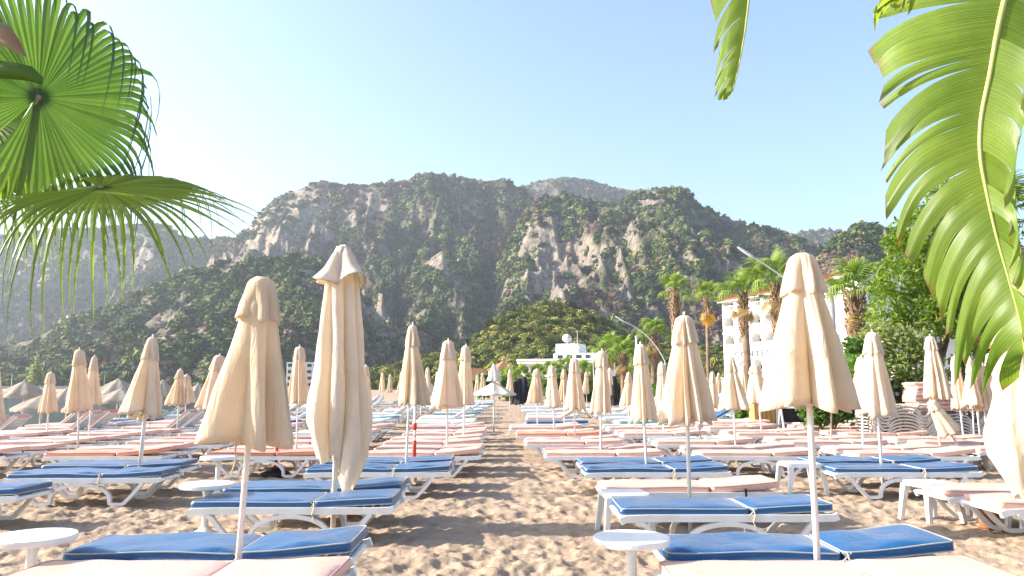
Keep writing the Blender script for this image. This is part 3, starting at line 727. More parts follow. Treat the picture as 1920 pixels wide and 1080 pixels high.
# u of the canopy, distance, tip v, canopy width px, kind, lean
CLOSED = [
    (-16, 9.7, 640, 76, 'beige1', (0, 2)), (93, 17.0, 698, 36, 'slim', (0, 0)), (154, 13.4, 655, 56, 'beige0', (0, 2)), (170, 15.5, 668, 40, 'beige2', (0, 0)),
    (266, 9.75, 630, 74, 'beige2', (0, 2.5)), (272, 11.6, 664, 50, 'beige4', (0, 0)), (335, 18.5, 692, 39, 'beige3', (0, 1)), (349, 23.0, 702, 30, 'beige1', (0, 0)),
    (390, 15.0, 665, 60, 'beige5', (0, 5)), (559, 12.6, 650, 48, 'beige4', (0, 1)), (686, 19.0, 685, 32, 'slim', (0, 0)),
    (762, 10.15, 608, 66, 'beige3', (0, 1)), (839, 12.9, 638, 64, 'beige5', (0, 0.5)), (869, 15.4, 648, 42, 'slim', (0, -2)),
    (1008, 20.5, 692, 34, 'beige1', (0, 0.5)), (1040, 18.2, 686, 36, 'slim', (0, 0)), (1058, 21.5, 694, 30, 'beige3', (0, 0)), (1077, 15.2, 672, 50, 'beige0', (0, -.5)), (1124, 12.6, 657, 48, 'slim', (0, 1)), (1178, 20.0, 698, 32, 'beige2', (0, 0.5)),
    (1211, 10.0, 645, 56, 'slim', (0, 0)), (1243, 17.0, 680, 34, 'slim', (0, 3)), (1336, 19.0, 697, 26, 'beige5', (0, 0)), (1377, 13.7, 668, 54, 'beige2', (0, .5)), (1428, 17.2, 684, 48, 'beige4', (0, 4)),
    (1612, 13.2, 668, 60, 'beige3', (0, 1)), (1646, 10.2, 622, 80, 'beige0', (0, -1)), (1757, 14.0, 630, 52, 'beige1', (0, 0)),
    (1803, 15.2, 668, 34, 'slim', (0, 1.0)), (1821, 15.0, 671, 36, 'beige2', (0, -1.0)), (1834, 15.8, 676, 34, 'slim', (0, 0)), (1848, 15.0, 670, 38, 'beige4', (0, -1.5)), (1860, 15.9, 662, 36, 'slim', (0, -2)), (1878, 15.3, 674, 34, 'beige5', (0, -1)),
]
far = []
rr = random.Random(33)
for u, d in ((715, 44), (731, 46), (752, 40), (778, 36), (800, 33), (640, 38), (600, 45), (905, 42), (934, 33), (955, 37), (893, 50), (1150, 34), (1100, 38), (1030, 40), (1210, 33), (1310, 34), (1270, 37), (1395, 30), (520, 40), (470, 34), (430, 30), (820, 44), (845, 39), (660, 33), (1075, 47), (1350, 42)):
    far.append((u, d, 724 - 0.80 * F / d + rr.uniform(-3, 3), 0.42 * F / d, 'beige%d' % rr.randrange(12), (0, rr.uniform(-2, 2))))
ALLC = sorted([c + (0,) for c in CLOSED] + [c + (1,) for c in far], key=lambda c: c[0])
for k, (u, d, tv, wpx, key, lean, isfar) in enumerate(ALLC):
    if not isfar: d *= 1.08
    x = xat(u, d, 760); z = gz(x, d); top = zat(tv, d)
    size = 'distant' if isfar else ('small' if d > 16.5 else 'medium' if d > 11 else 'tall')
    base_top = 2.2 if key == 'slim' else 2.25
    h = (top - z) / base_top; wreal = wpx * d / F; base_w = 0.42 if key == 'slim' else 0.56
    if key.startswith('beige') and k % 2: key = 'beige%d' % ((int(key[5:]) + 6) % 12)
    lean = (lean[0] + rr.uniform(-2, 2), lean[1] + rr.uniform(-1.2, 1.2))
    parasol(key, x, d, z, '%s closed beige parasol, %s from the left edge' % (size, ORD[min(k, len(ORD) - 1)]) if k < len(ORD) else 'distant closed beige parasol near the right edge',
            h, rr.uniform(0, 360), lean, wreal / base_w * 0.86, small=isfar)
parasol('big_left', xat(443, 5.06, 1040), 5.06, 0, 'big closed beige parasol in the left foreground, leaning slightly to the right', 1.0, 20, (0, 2.2), 1.0)
parasol('big_right', xat(1532, 5.06, 1040), 5.06, 0, 'big closed beige parasol in the right foreground beside the blue lounger', 1.0, 65, (0, 0.2), 1.0)
parasol('mid_right', xat(1292, 8.05, 900), 8.05, 0, 'large closed beige parasol over the pink lounger right of the aisle', 1.0, 40, (0, 0), 1.0)
for u, d, tv, key in ((966, 38, 714, 'dark0'), (975, 37, 709, 'dark1'), (984, 39, 706, 'dark0'), (870, 46, 716, 'dark1'), (1152, 34, 705, 'dark0')):
    x = xat(u, d); parasol(key, x, d, 0, {966: 'leftmost of three charcoal parasols tied shut near the aisle end', 975: 'middle of three charcoal parasols tied shut near the aisle end', 984: 'rightmost of three charcoal parasols tied shut near the aisle end', 870: 'charcoal closed parasol standing alone left of the aisle end', 1152: 'charcoal closed parasol standing alone right of the aisle'}[u],
                              zat(tv, d) / 2.25, 30 * u, (0, 0), .95, 'charcoal closed parasols', small=True)
# the parasol that leans against the cushion pile
lp = at(1812, 822, 15.0); t = parasol('slim', lp.x, 15.0, 0.02, 'closed beige parasol leaning over to the left against the cushion pile', 0.62, 0, (0, -29), 1.0)

# tall cream parasol with a square hood
def cream_parasol(x, y, label, seed, top=2.9, bot=0.52, name='closed_parasol', w=1.0, yaw=0, lean=0):
    t = empty(name, (x, y, 0), math.radians(yaw)); t.rotation_euler[1] = math.radians(lean); tag(t, label, 'parasol', 'tall cream parasols')
    obj('pole', pole_mesh(top - .05, 0.03), t)
    rr = random.Random(seed); folds = 8; n = folds * 10; mb = MB(); lv = 34
    drop = [rr.uniform(-0.1, 0.42) for _ in range(folds)]; drop[0] = -.05; lob = [rr.uniform(.8, 1.2) for _ in range(folds)]
    for l in range(lv + 1):
        s = l / lv
        R = w * np.interp(s, [0, .12, .3, .55, .75, .86, 1.0], [0.07, 0.17, 0.20, 0.25, 0.325, 0.315, 0.19])
        for k in range(n):
            q = k / n * folds; i = int(q) % folds; f = q - int(q); lobe = math.sin(math.pi * f) ** 0.6
            A = 0.5 * min(1, .2 + s * 1.6)
            rad = R * (1 - A + A * lobe * 1.1) * (1 + (lob[i] - 1) * math.sin(math.pi * f) * s) * (1 + .03 * math.sin(17 * s + 2 * i))
            th = 2 * math.pi * k / n + 0.35 * s + 0.12 * math.sin(5 * s + i)
            nb = drop[(i + 1) % folds] if f > .5 else drop[i - 1]
            e = drop[i] * (0.5 + 0.5 * math.sin(math.pi * f)) + nb * (0.5 - 0.5 * math.sin(math.pi * f))
            z = (top - .04) + (bot + max(e, -.05) * 1.0 - top) * s
            mb.v.append((rad * math.cos(th), rad * math.sin(th), z))
    for l in range(lv):
        for k in range(n):
            m = (k + 1) % n; mb.f.append((l * n + k, (l + 1) * n + k, (l + 1) * n + m, l * n + m))
    mb.f.append(tuple(range(n)))
    mb.build('canopy', M_CREAM, t, True)
    hb = MB(); n = 64; lv = 14
    for l in range(lv + 1):
        s = l / lv
        R = w * np.interp(s, [0, .08, .3, .7, 1.0], [0.05, 0.09, 0.15, 0.215, 0.30])
        for k in range(n):
            a = 2 * math.pi * k / n; sq = abs(math.cos(2 * (a - .55))) ** 0.8                      # four pulled corners
            rad = R * (0.72 + 0.38 * sq * s + 0.06 * math.sin(5 * a + 1)) ; z = top - 0.02 - s * (0.47 - 0.08 * sq + .035 * math.sin(3 * a + 2))
            hb.v.append((rad * math.cos(a), rad * math.sin(a), z))
    for k in range(n):
        a = 2 * math.pi * k / n; p = Vector(hb.v[lv * n + k]); hb.v.append((p.x * .82, p.y * .82, p.z + .03))
    for l in range(lv + 1):
        for k in range(n):
            m = (k + 1) % n; hb.f.append((l * n + k, (l + 1) * n + k, (l + 1) * n + m, l * n + m))
    hb.f.append(tuple(range(n)))
    hb.build('hood', M_CREAM, t, True)
    MB().tube([(.20, -.12, 1.0), (.16, -.2, .8), (.14, -.2, .62)], .006, 5).build('tie_cord', M_ROPE, t)
    return t
cream_parasol(xat(627, 8.2, 910), 8.2, 'tall closed cream parasol with a hooded top left of the aisle', 5, 3.08, 0.44, lean=0.4, w=1.08, yaw=15)
cream_parasol(xat(1938, 6.5, 900), 6.5, 'tall cream parasol cut off by the right edge below the banana leaf', 9, 2.3, 0.62, w=.95, yaw=70)

# open parasols along the shore and one beyond the aisle
def open_parasol(u, d, peak_v, rim_v, half_px, mat, label, skirt=0.10, seed=0, tier=False, group='open parasols along the shore'):
    x = xat(u, d); z = gz(x, d); zp = zat(peak_v, d); zr = zat(rim_v, d); R = half_px * d / F
    t = empty('open_parasol', (x, d, z)); tag(t, label, 'parasol', group)
    rr = random.Random(seed); n = 64; mb = MB(); lv = 10
    prof = [(0.02, 1.0)] + [(s, 1 - s ** 0.92 + 0.10 * math.sin(math.pi * s) * (1 if not tier else -0.9)) for s in [i / lv for i in range(1, lv + 1)]]
    H = zp - zr
    for s, q in prof:
        for k in range(n):
            a = 2 * math.pi * k / n; sag = 0.05 * H * math.cos(8 * a) * s; r = R * s * (1 + .025 * math.cos(8 * a) * s)
            mb.v.append((r * math.cos(a), r * math.sin(a), zr - z + H * q + sag + rr.uniform(-.004, .004)))
    for k in range(n):
        a = 2 * math.pi * k / n; mb.v.append((R * 1.0 * math.cos(a), R * 1.0 * math.sin(a), zr - z - skirt * (0.8 + .2 * math.cos(16 * a))))
    L = len(prof) + 1
    for l in range(L - 1):
        for k in range(n):
            m = (k + 1) % n; mb.f.append((l * n + k, (l + 1) * n + k, (l + 1) * n + m, l * n + m))
    mb.f.append(tuple(range(n)))
    mb.build('canopy', mat, t, True)
    obj('pole', pole_mesh(zp - z, 0.026), t)
    rb = MB()
    for k in range(8):
        a = 2 * math.pi * k / 8; rb.tube([(0, 0, zp - z - .06), (R * .97 * math.cos(a), R * .97 * math.sin(a), zr - z + .01)], .008, 4)
    rb.build('ribs', M_POLE, t)
    if tier:
        obj('top_cone', canopy_mesh('top_cone', mat, zat(683, d) - z, zp - z - .03, .05, .24, 12, 8, .25, 1, .05, .02), t)
    return t
for a in [
    (46, 30, 713, 742, 40, 'leftmost open taupe parasol on the shore, against the water'),
    (80, 25, 741, 766, 48, 'low open taupe parasol under the leftmost one on the shore'),
    (128, 28, 726, 754, 38, 'open taupe parasol half hidden left of the second closed parasol'),
    (160, 24, 744, 768, 36, 'small low open taupe parasol behind two closed parasols at left'),
    (222, 30, 709, 740, 44, 'open taupe parasol with a double rim left of a tall closed parasol'),
    (228, 27, 728, 752, 44, 'lower taupe canopy just beneath the double rimmed parasol'),
    (305, 33, 712, 740, 26, 'small open taupe parasol right of the tall closed parasol at left'),
    (372, 33, 718, 744, 26, 'open taupe parasol behind the big left foreground parasol'),
    (2, 28, 752, 772, 10, 'tip of an open taupe parasol at the left edge'),
]: open_parasol(*a[:5], M_TAUPE, a[5], seed=a[0])
open_parasol(926, 25, 713, 739, 41, M_OFFWHITE, 'open off-white parasol with a pointed top tier beyond the aisle', 0.05, 3, True, 'open pale parasols')
open_parasol(790, 34, 706, 738, 36, M_OFFWHITE, 'open pale parasol hidden behind two closed parasols near the centre', 0.05, 4, False, 'open pale parasols')
open_parasol(470, 38, 708, 738, 36, M_OFFWHITE, 'open pale parasol behind the big left foreground parasol, far off', 0.05, 5, False, 'open pale parasols')

# ------------------------------------------------------------------ tables, stools, poles
def round_table(x, y, label, r=0.25, h=0.44):
    t = empty('round_table', (x, y, 0)); tag(t, label, 'table', 'round white plastic tables')
    MB().lathe([(0.02, h - .045), (r * .9, h - .045), (r * .985, h - .04), (r, h - 0.03), (r, h - 0.008), (r * .985, h), (r * .9, h + .0005), (0.05, h - .002), (.01, h - .006)], 40).build('table_top', M_PLASTIC, t, False)
    MB().lathe([(0.05, -.02), (0.045, .05), (0.034, .12), (0.032, h - .12), (0.05, h - .044)], 16).build('stem', M_PLASTIC, t, True)
    MB().lathe([(0.19, -.04), (0.19, .012), (0.15, .03), (0.07, .07), (0.046, .1)], 24).build('base', M_PLASTIC, t, True)
round_table(xat(62, 5.0, 1010), 5.0, 'round white plastic table at the left edge in the foreground', 0.255, zat(1003, 5.0) )
round_table(xat(388, 7.75, 908), 7.75, 'round white plastic table left of the blue pair, on a sandy foot', 0.262, zat(906, 7.75))
round_table(xat(410, 10.2, 860), 10.2, 'small round white table behind the big left foreground parasol', 0.235, zat(855, 10.2))
round_table(xat(1184, 5.05, 1012), 5.05, 'round white plastic table right of the aisle in the foreground', 0.25, zat(1006, 5.05))
def stool(x, y, label, yaw=0, s=0.44, h=0.40):
    t = empty('plastic_stool', (x, y, 0), math.radians(yaw)); tag(t, label, 'stool', 'square white plastic stools')
    q = s / 2; mb = MB(); o = outline(s, s, .05, 4)
    n = len(o)
    for z, k in ((h - .05, 1.0), (h - .012, 1.0), (h, .97), (h, .0)):
        for x_, y_ in o: mb.v.append((x_ * k, y_ * k, z))
    for l in range(3):
        for k in range(n): mb.f.append((l * n + k, l * n + (k + 1) % n, (l + 1) * n + (k + 1) % n, (l + 1) * n + k))
    mb.build('table_top', M_PLASTIC, t)
    for sx in (-1, 1):
        for sy in (-1, 1):
            l = MB(); a = Vector((sx * (q - .035), sy * (q - .035), h - .03)); b = Vector((sx * (q + .015), sy * (q + .015), -.03))
            for p, w in ((a, .036), (b, .022)):
                for dx, dy in ((-w, -w), (w, -w), (w, w), (-w, w)): l.v.append((p.x + dx, p.y + dy, p.z))
            l.f = [(0, 1, 5, 4), (1, 2, 6, 5), (2, 3, 7, 6), (3, 0, 4, 7), (4, 5, 6, 7), (3, 2, 1, 0)]
            l.build('leg', M_PLASTIC, t)
stool(xat(1170, 8.0, 920), 8.0, 'square white stool at the foot of the pink lounger right of aisle', 4, .46, .41)
stool(xat(1500, 11.0, 865), 11.0, 'square white stool left of the blue pair behind the right parasol', 0, .5, .41)
stool(xat(1742, 8.75, 895), 8.75, 'square white stool beside the pink loungers at the right edge', 12, .42, .42)
stool(xat(960 + 640, 14.0), 14.0, 'square white stool among pink loungers in front of the frame stack', 20, .45, .42)
# red markers
t = empty('marker_pole', (xat(779, 12.4), 12.4, 0)); tag(t, 'slim white pole with red bands standing left of the aisle', 'pole')
MB().tube([(0, 0, -.1), (0, 0, 1.35)], .02, 10).build('pole', M_POLE, t, True)
for v0, v1, r in ((793, 806, .034), (816, 819, .023), (826, 857, .031)):
    MB().lathe([(r * .8, zat(v1, 12.4)), (r, zat(v1, 12.4) + .01), (r, zat(v0, 12.4) - .01), (r * .8, zat(v0, 12.4))], 12).build('red_band', M_RED, t, True)
t = empty('red_post', (xat(523, 13.0), 13.0, 0)); tag(t, 'red post in a black base between the left foreground parasols', 'post')
MB().tube([(0, 0, .02), (0, 0, .56)], .035, 12).build('post', M_RED, t, True)
MB().lathe([(.24, -.02), (.25, .03), (.2, .06), (.09, .08), (.05, .12)], 20).build('base', M_DARKRUBBER, t, True)
# pots under loungers
for x, y, lb in ((xat(1852, 8.3, 965), 8.3, 'terracotta pot under the nearer pink lounger at the right edge'), (xat(655, 8.9, 970), 8.9, 'terracotta pot under the blue pair below the cream parasol')):
    t = empty('clay_pot', (x, y, 0)); tag(t, lb, 'pot', 'terracotta pots')
    MB().lathe([(.07, -.02), (.085, .0), (.12, .17), (.115, .18), (.1, .15), (.06, .03)], 18).build('body', M_TERRACOTTA, t, True)
    MB().lathe([(.118, .15), (.13, .152), (.132, .19), (.118, .192)], 18).build('rim', M_TERRACOTTA, t, True)
# ------------------------------------------------------------------ fan palms
LEAF_NEAR = leaf_material('fan_leaf_near', [(0.3, lin(0.085, 0.15, 0.026)), (0.7, lin(0.15, 0.22, 0.042))], 0.58, 0.38, 2.5, 0.5, (1.05, 1.05, 0.35))
LEAF_PALM = leaf_material('fan_leaf_far', [(0.3, lin(0.10, 0.17, 0.035)), (0.7, lin(0.20, 0.26, 0.07))], 0.4, 0.45, 0.9, 0.4, (1.0, 1.0, 0.35))
LEAF_DRY = leaf_material('fan_leaf_dry', [(0.3, lin(0.24, 0.17, 0.08)), (0.7, lin(0.36, 0.27, 0.13))], 0.3, 0.7, 2, 0.2, (1, .85, .5))
LEAF_YELLOW = leaf_material('fan_leaf_yellow', [(0.3, lin(0.60, 0.36, 0.02)), (0.7, lin(0.70, 0.45, 0.04))], 0.4, 0.6, 2, 0.2, (1, .8, .3))
M_PETIOLE = simple('petiole', (0.20, 0.23, 0.06), (0.14, 0.17, 0.05), 5, 0.5)
M_HASTULA = simple('leaf_heart', (0.32, 0.20, 0.13), (0.25, 0.2, 0.1), 15, 0.7)
M_TRUNK = simple('palm_trunk', (0.24, 0.165, 0.105), (0.12, 0.08, 0.055), 4, 0.95, 0.6, 12)
M_BOOT = simple('palm_boot', (0.36, 0.24, 0.14), (0.17, 0.105, 0.065), 3, 0.9, 0.4, 14)

def fan_leaf(mb, hub, axis, normal, R, nseg, spread, merged, droop, seed, K=9, pleat=0.5, cup=0.15, jit=0.1, dirdroop=None, wfac=1.0):
    rr = random.Random(seed); axis = Vector(axis).normalized(); normal = Vector(normal); normal = (normal - axis * normal.dot(axis)).normalized(); side = normal.cross(axis)
    da = spread / (nseg - 1); G = Vector((0, 0, -1)); hub = Vector(hub)
    for i in range(nseg):
        ang = -spread / 2 + da * i; d = axis * math.cos(ang) + side * math.sin(ang); pr = normal.cross(d)
        L = R * (1 - 0.16 * (abs(ang) / (spread / 2)) ** 2) * rr.uniform(1 - jit, 1 + jit)
        dr = droop * rr.uniform(0.7, 1.3) * (dirdroop(ang) if dirdroop else 1)
        cols = []; wm = merged * L * math.tan(da / 2)
        bend = rr.uniform(-.06, .06)
        for k in range(K + 1):
            r = L * (k / K) ** 0.9; x = max(0, (r / L - merged) / (1 - merged))
            p = hub + d * r * (1 - 0.34 * dr * x * x) + normal * (-cup * R * (r / R) ** 2 * 0.5) + G * (dr * L * 0.62 * x ** 2.1) + pr * bend * L * x * x
            w = r * math.tan(da / 2) * wfac if r < merged * L else wm * wfac * max(0.02, (1 - x)) ** 0.85
            if k == 0: w = 0.004 * R
            cols.append((p - pr * w, p + normal * w * pleat, p + pr * w))
        o = len(mb.v)
        for a, b, c in cols: mb.v.extend([tuple(a), tuple(b), tuple(c)])
        for k in range(K):
            q = o + 3 * k; mb.f += [(q, q + 1, q + 4, q + 3), (q + 1, q + 2, q + 5, q + 4)]
    return mb
def bez(a, b, c, n=8):
    a, b, c = Vector(a), Vector(b), Vector(c); return [a * (1 - t) ** 2 + b * 2 * t * (1 - t) + c * t * t for t in [k / n for k in range(n + 1)]]

# the palm whose fronds hang into the left of the picture
SC = 0.76
PB = Vector((-4.15 * SC, 4.9 * SC, 0))
pl = empty('fan_palm', PB); tag(pl, 'fan palm at the left edge with big pleated fronds hanging into view', 'palm tree')
def P(u, v, d): return at(u, v, d * SC) - PB
crown = P(-185, 500, 4.9)
LEAF_SHADE = leaf_material('fan_leaf_shaded', [(0.3, lin(0.042, 0.098, 0.026)), (0.7, lin(0.075, 0.14, 0.038))], 0.26, 0.4, 2.5, 0.5, (1.05, 1.05, 0.35))  # darker copy of the near leaf: the upper frond's shade is in its colour
def near_frond(hub, axis, normal, R, n, spread, merged, droop, seed, ctrl, mat=LEAF_NEAR, dirdroop=None, K=12, cup=.15, pr=.013, jit=.08):
    mb = MB(); fan_leaf(mb, hub, axis, normal, R * SC, n, spread, merged, droop, seed, K, 0.55, cup, jit, dirdroop)
    o = mb.build('frond', mat, pl)
    MB().tube(bez(crown, ctrl, hub, 12), [pr * 1.6 - pr * .7 * k / 12 for k in range(13)], 8).build('petiole', M_PETIOLE, o, True)
    hb = MB().lathe([(0.003, -.012), (.010, -.009), (.014, 0), (.010, .009), (.003, .012)], 10); ho = hb.build('leaf_heart', M_HASTULA, o, True); ho.location = hub
    return o
tocam = lambda p: (Vector((0, 0, CAM_H)) - PB - p).normalized()
h1 = P(72, 182, 4.5)
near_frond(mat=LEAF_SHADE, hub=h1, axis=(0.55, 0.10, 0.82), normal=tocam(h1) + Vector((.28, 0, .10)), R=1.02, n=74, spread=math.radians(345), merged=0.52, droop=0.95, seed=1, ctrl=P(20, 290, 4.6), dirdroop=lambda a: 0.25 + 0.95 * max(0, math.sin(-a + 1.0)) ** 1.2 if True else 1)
h2 = P(190, 352, 4.55)
near_frond(h2, (0.97, -0.05, -0.10), Vector((-0.1, -0.45, 0.88)), 1.02, 62, math.radians(280), 0.45, 0.60, 2, P(60, 352, 4.6), dirdroop=lambda a: 0.12 + 1.15 * min(1, abs(a) / 1.3), cup=.2)
h3 = P(40, 250, 5.2)
near_frond(h3, (0.55, 0.3, -0.45), Vector((0.2, -0.75, 0.6)), 0.8, 52, math.radians(290), 0.35, 0.8, 3, P(-60, 300, 5.1))
h4 = P(-30, 215, 4.9)
near_frond(h4, (0.5, 0.25, 0.3), Vector((0.2, -0.8, 0.55)), 0.75, 44, math.radians(300), 0.4, 1.0, 4, P(-80, 300, 5.0))
h5 = P(-60, 330, 5.3)
near_frond(h5, (0.75, 0.2, -0.3), Vector((0.1, -0.5, 0.8)), 0.8, 44, math.radians(280), 0.35, 0.7, 5, P(-120, 380, 5.0))
h8 = P(70, 262, 5.5)
near_frond(h8, (0.8, 0.3, -0.2), Vector((0.1, -0.6, 0.75)), 0.62, 40, math.radians(300), 0.35, 0.8, 8, P(-60, 330, 5.3))
h9 = P(10, 318, 5.6)
near_frond(h9, (0.6, 0.3, -0.3), Vector((0.1, -0.6, 0.75)), 0.62, 36, math.radians(300), 0.32, 0.7, 9, P(-90, 360, 5.3))
h6 = P(-230, 120, 5.3)
near_frond(h6, (-0.3, 0.3, 0.9), Vector((0.2, -0.9, 0.2)), 0.9, 40, math.radians(320), 0.5, 0.6, 6, P(-200, 300, 5.0))
h7 = P(-420, 330, 4.9)
near_frond(h7, (-0.9, -0.1, 0.2), Vector((0.1, -0.5, 0.8)), 0.9, 40, math.radians(300), 0.5, 0.8, 7, P(-300, 400, 5.0))
MB().tube([(0.15, -.1, -.1), (0.05, 0, .8), (crown.x, crown.y, crown.z - .35), (crown.x, crown.y, crown.z + .1)], [.15, .13, .14, .08], 14).build('trunk', M_TRUNK, pl, True)
bt = MB(); rr = random.Random(3)
for k in range(60):
    z = 0.2 + k * .032; a = k * 2.4; r = .14
    c = Vector((0.15 * (1 - z / 1.2) * .5 + r * math.cos(a), r * math.sin(a), z)); o_ = Vector((math.cos(a), math.sin(a), 0)); s_ = Vector((-math.sin(a), math.cos(a), 0))
    bt.add([c - s_ * .06, c + s_ * .06, c + o_ * .07 + s_ * .025 + Vector((0, 0, .13)), c + o_ * .07 - s_ * .025 + Vector((0, 0, .13)), c - o_ * .03 + Vector((0, 0, .1))], [(0, 1, 2, 3), (0, 3, 4), (1, 4, 2), (2, 4, 3)])
tag(bt.build('leaf_bases', M_BOOT, pl), kind='stuff')
# folded bract with a reddish tip and a rolled young leaf in front of the frond
br = MB(); pts = [P(-40, 40, 4.2), P(5, 62, 4.15), P(25, 82, 4.15), P(49, 106, 4.15)]
for k, (p, w) in enumerate(zip(pts, (.035, .045, .032, .003))):
    dv = (pts[min(k + 1, 3)] - pts[max(k - 1, 0)]).normalized(); sd = dv.cross(Vector((0, 1, 0))).normalized()
    for s_, y in ((-1, 0), (-.4, -.03), (.3, -.035), (1, 0)): br.v.append(tuple(p + sd * w * s_ + Vector((0, y * w * 8, 0))))
for k in range(3):
    for j in range(3): q = k * 4 + j; br.f.append((q, q + 1, q + 5, q + 4))
M_BRACT = simple('bract', (0.10, 0.15, 0.045), (0.26, 0.07, 0.035), 9, 0.5)
br.build('bract', M_BRACT, pl, True)
MB().tube([P(-30, 128, 4.2), P(20, 132, 4.15), P(55, 138, 4.15), P(74, 150, 4.15), P(77, 158, 4.15)], [.042, .038, .034, .02, .005], 12).build('rolled_leaf', LEAF_NEAR, pl, True)

# ------------------------------------------------------------------ banana plant at the right
def banana_material():
    m, nt, b = material('banana_leaf')
    c, f = noise_ramp(nt, [(0.3, lin(0.115, 0.205, 0.022)), (0.7, lin(0.205, 0.30, 0.042))], 3.5, 'Object', 4)
    uv = nt.nodes.new('ShaderNodeAttribute'); uv.attribute_name = 'edge'
    cr = nt.nodes.new('ShaderNodeValToRGB'); e = cr.color_ramp.elements; e[0].position = 0.95; e[0].color = lin(0, 0, 0); e[1].position = 1.0; e[1].color = lin(1, 1, 1)
    nt.links.new(uv.outputs['Fac'], cr.inputs['Fac'])
    col = mixc(nt, cr.outputs[0], c, lin(0.20, 0.12, 0.05))
    b.inputs['Roughness'].default_value = 0.36; b.inputs['Specular IOR Level'].default_value = 0.5
    ac = nt.nodes.new('ShaderNodeAttribute'); ac.attribute_name = 'across'
    wv = nt.nodes.new('ShaderNodeMath'); wv.operation = 'MULTIPLY'; wv.inputs[1].default_value = 26; nt.links.new(ac.outputs['Fac'], wv.inputs[0])
    sn = nt.nodes.new('ShaderNodeMath'); sn.operation = 'SINE'; nt.links.new(wv.outputs[0], sn.inputs[0])
    bump(nt, sn.outputs[0], b, 0.35, 0.004)
    no2 = nt.nodes.new('ShaderNodeTexNoise'); no2.noise_dimensions = '1D'; no2.inputs['Scale'].default_value = 5.0; no2.inputs['Detail'].default_value = 3; nt.links.new(ac.outputs['Fac'], no2.inputs['W'])
    vr = nt.nodes.new('ShaderNodeMapRange'); vr.inputs[1].default_value = .3; vr.inputs[2].default_value = .7; vr.inputs[3].default_value = .68; vr.inputs[4].default_value = 1.15; nt.links.new(no2.outputs['Fac'], vr.inputs[0])
    vs = nt.nodes.new('ShaderNodeVectorMath'); vs.operation = 'SCALE'; nt.links.new(col, vs.inputs[0]); nt.links.new(vr.outputs[0], vs.inputs['Scale']); col = vs.outputs[0]; nt.links.new(col, b.inputs['Base Color'])
    tr = nt.nodes.new('ShaderNodeBsdfTranslucent'); vm = nt.nodes.new('ShaderNodeVectorMath'); vm.operation = 'MULTIPLY'; vm.inputs[1].default_value = (2.4, 2.1, 0.7)
    nt.links.new(col, vm.inputs[0]); nt.links.new(vm.outputs[0], tr.inputs['Color'])
    mx = nt.nodes.new('ShaderNodeMixShader'); mx.inputs[0].default_value = 0.4
    nt.links.new(b.outputs[0], mx.inputs[1]); nt.links.new(tr.outputs[0], mx.inputs[2]); nt.links.new(mx.outputs[0], nt.nodes['Material Output'].inputs['Surface'])
    return m
M_BANANA = banana_material(); M_RIB = simple('leaf_midrib', (0.42, 0.44, 0.14), (0.32, 0.36, 0.10), 6, 0.45)
M_STEM = simple('banana_stem', (0.28, 0.26, 0.10), (0.16, 0.11, 0.05), 3, 0.6)
BB = Vector((2.75, 2.75, 0))
bp = empty('banana_plant', BB); tag(bp, 'banana plant at the right edge with big torn yellow-green leaves hanging down', 'banana plant')
def curve_at(pts, t):
    x = t * (len(pts) - 1); i = min(int(x), len(pts) - 2); f = x - i
    p0 = pts[max(i - 1, 0)]; p1 = pts[i]; p2 = pts[i + 1]; p3 = pts[min(i + 2, len(pts) - 1)]
    return 0.5 * ((2 * p1) + (p2 - p0) * f + (2 * p0 - 5 * p1 + 4 * p2 - p3) * f * f + (3 * p1 - p0 - 3 * p2 + p3) * f ** 3)
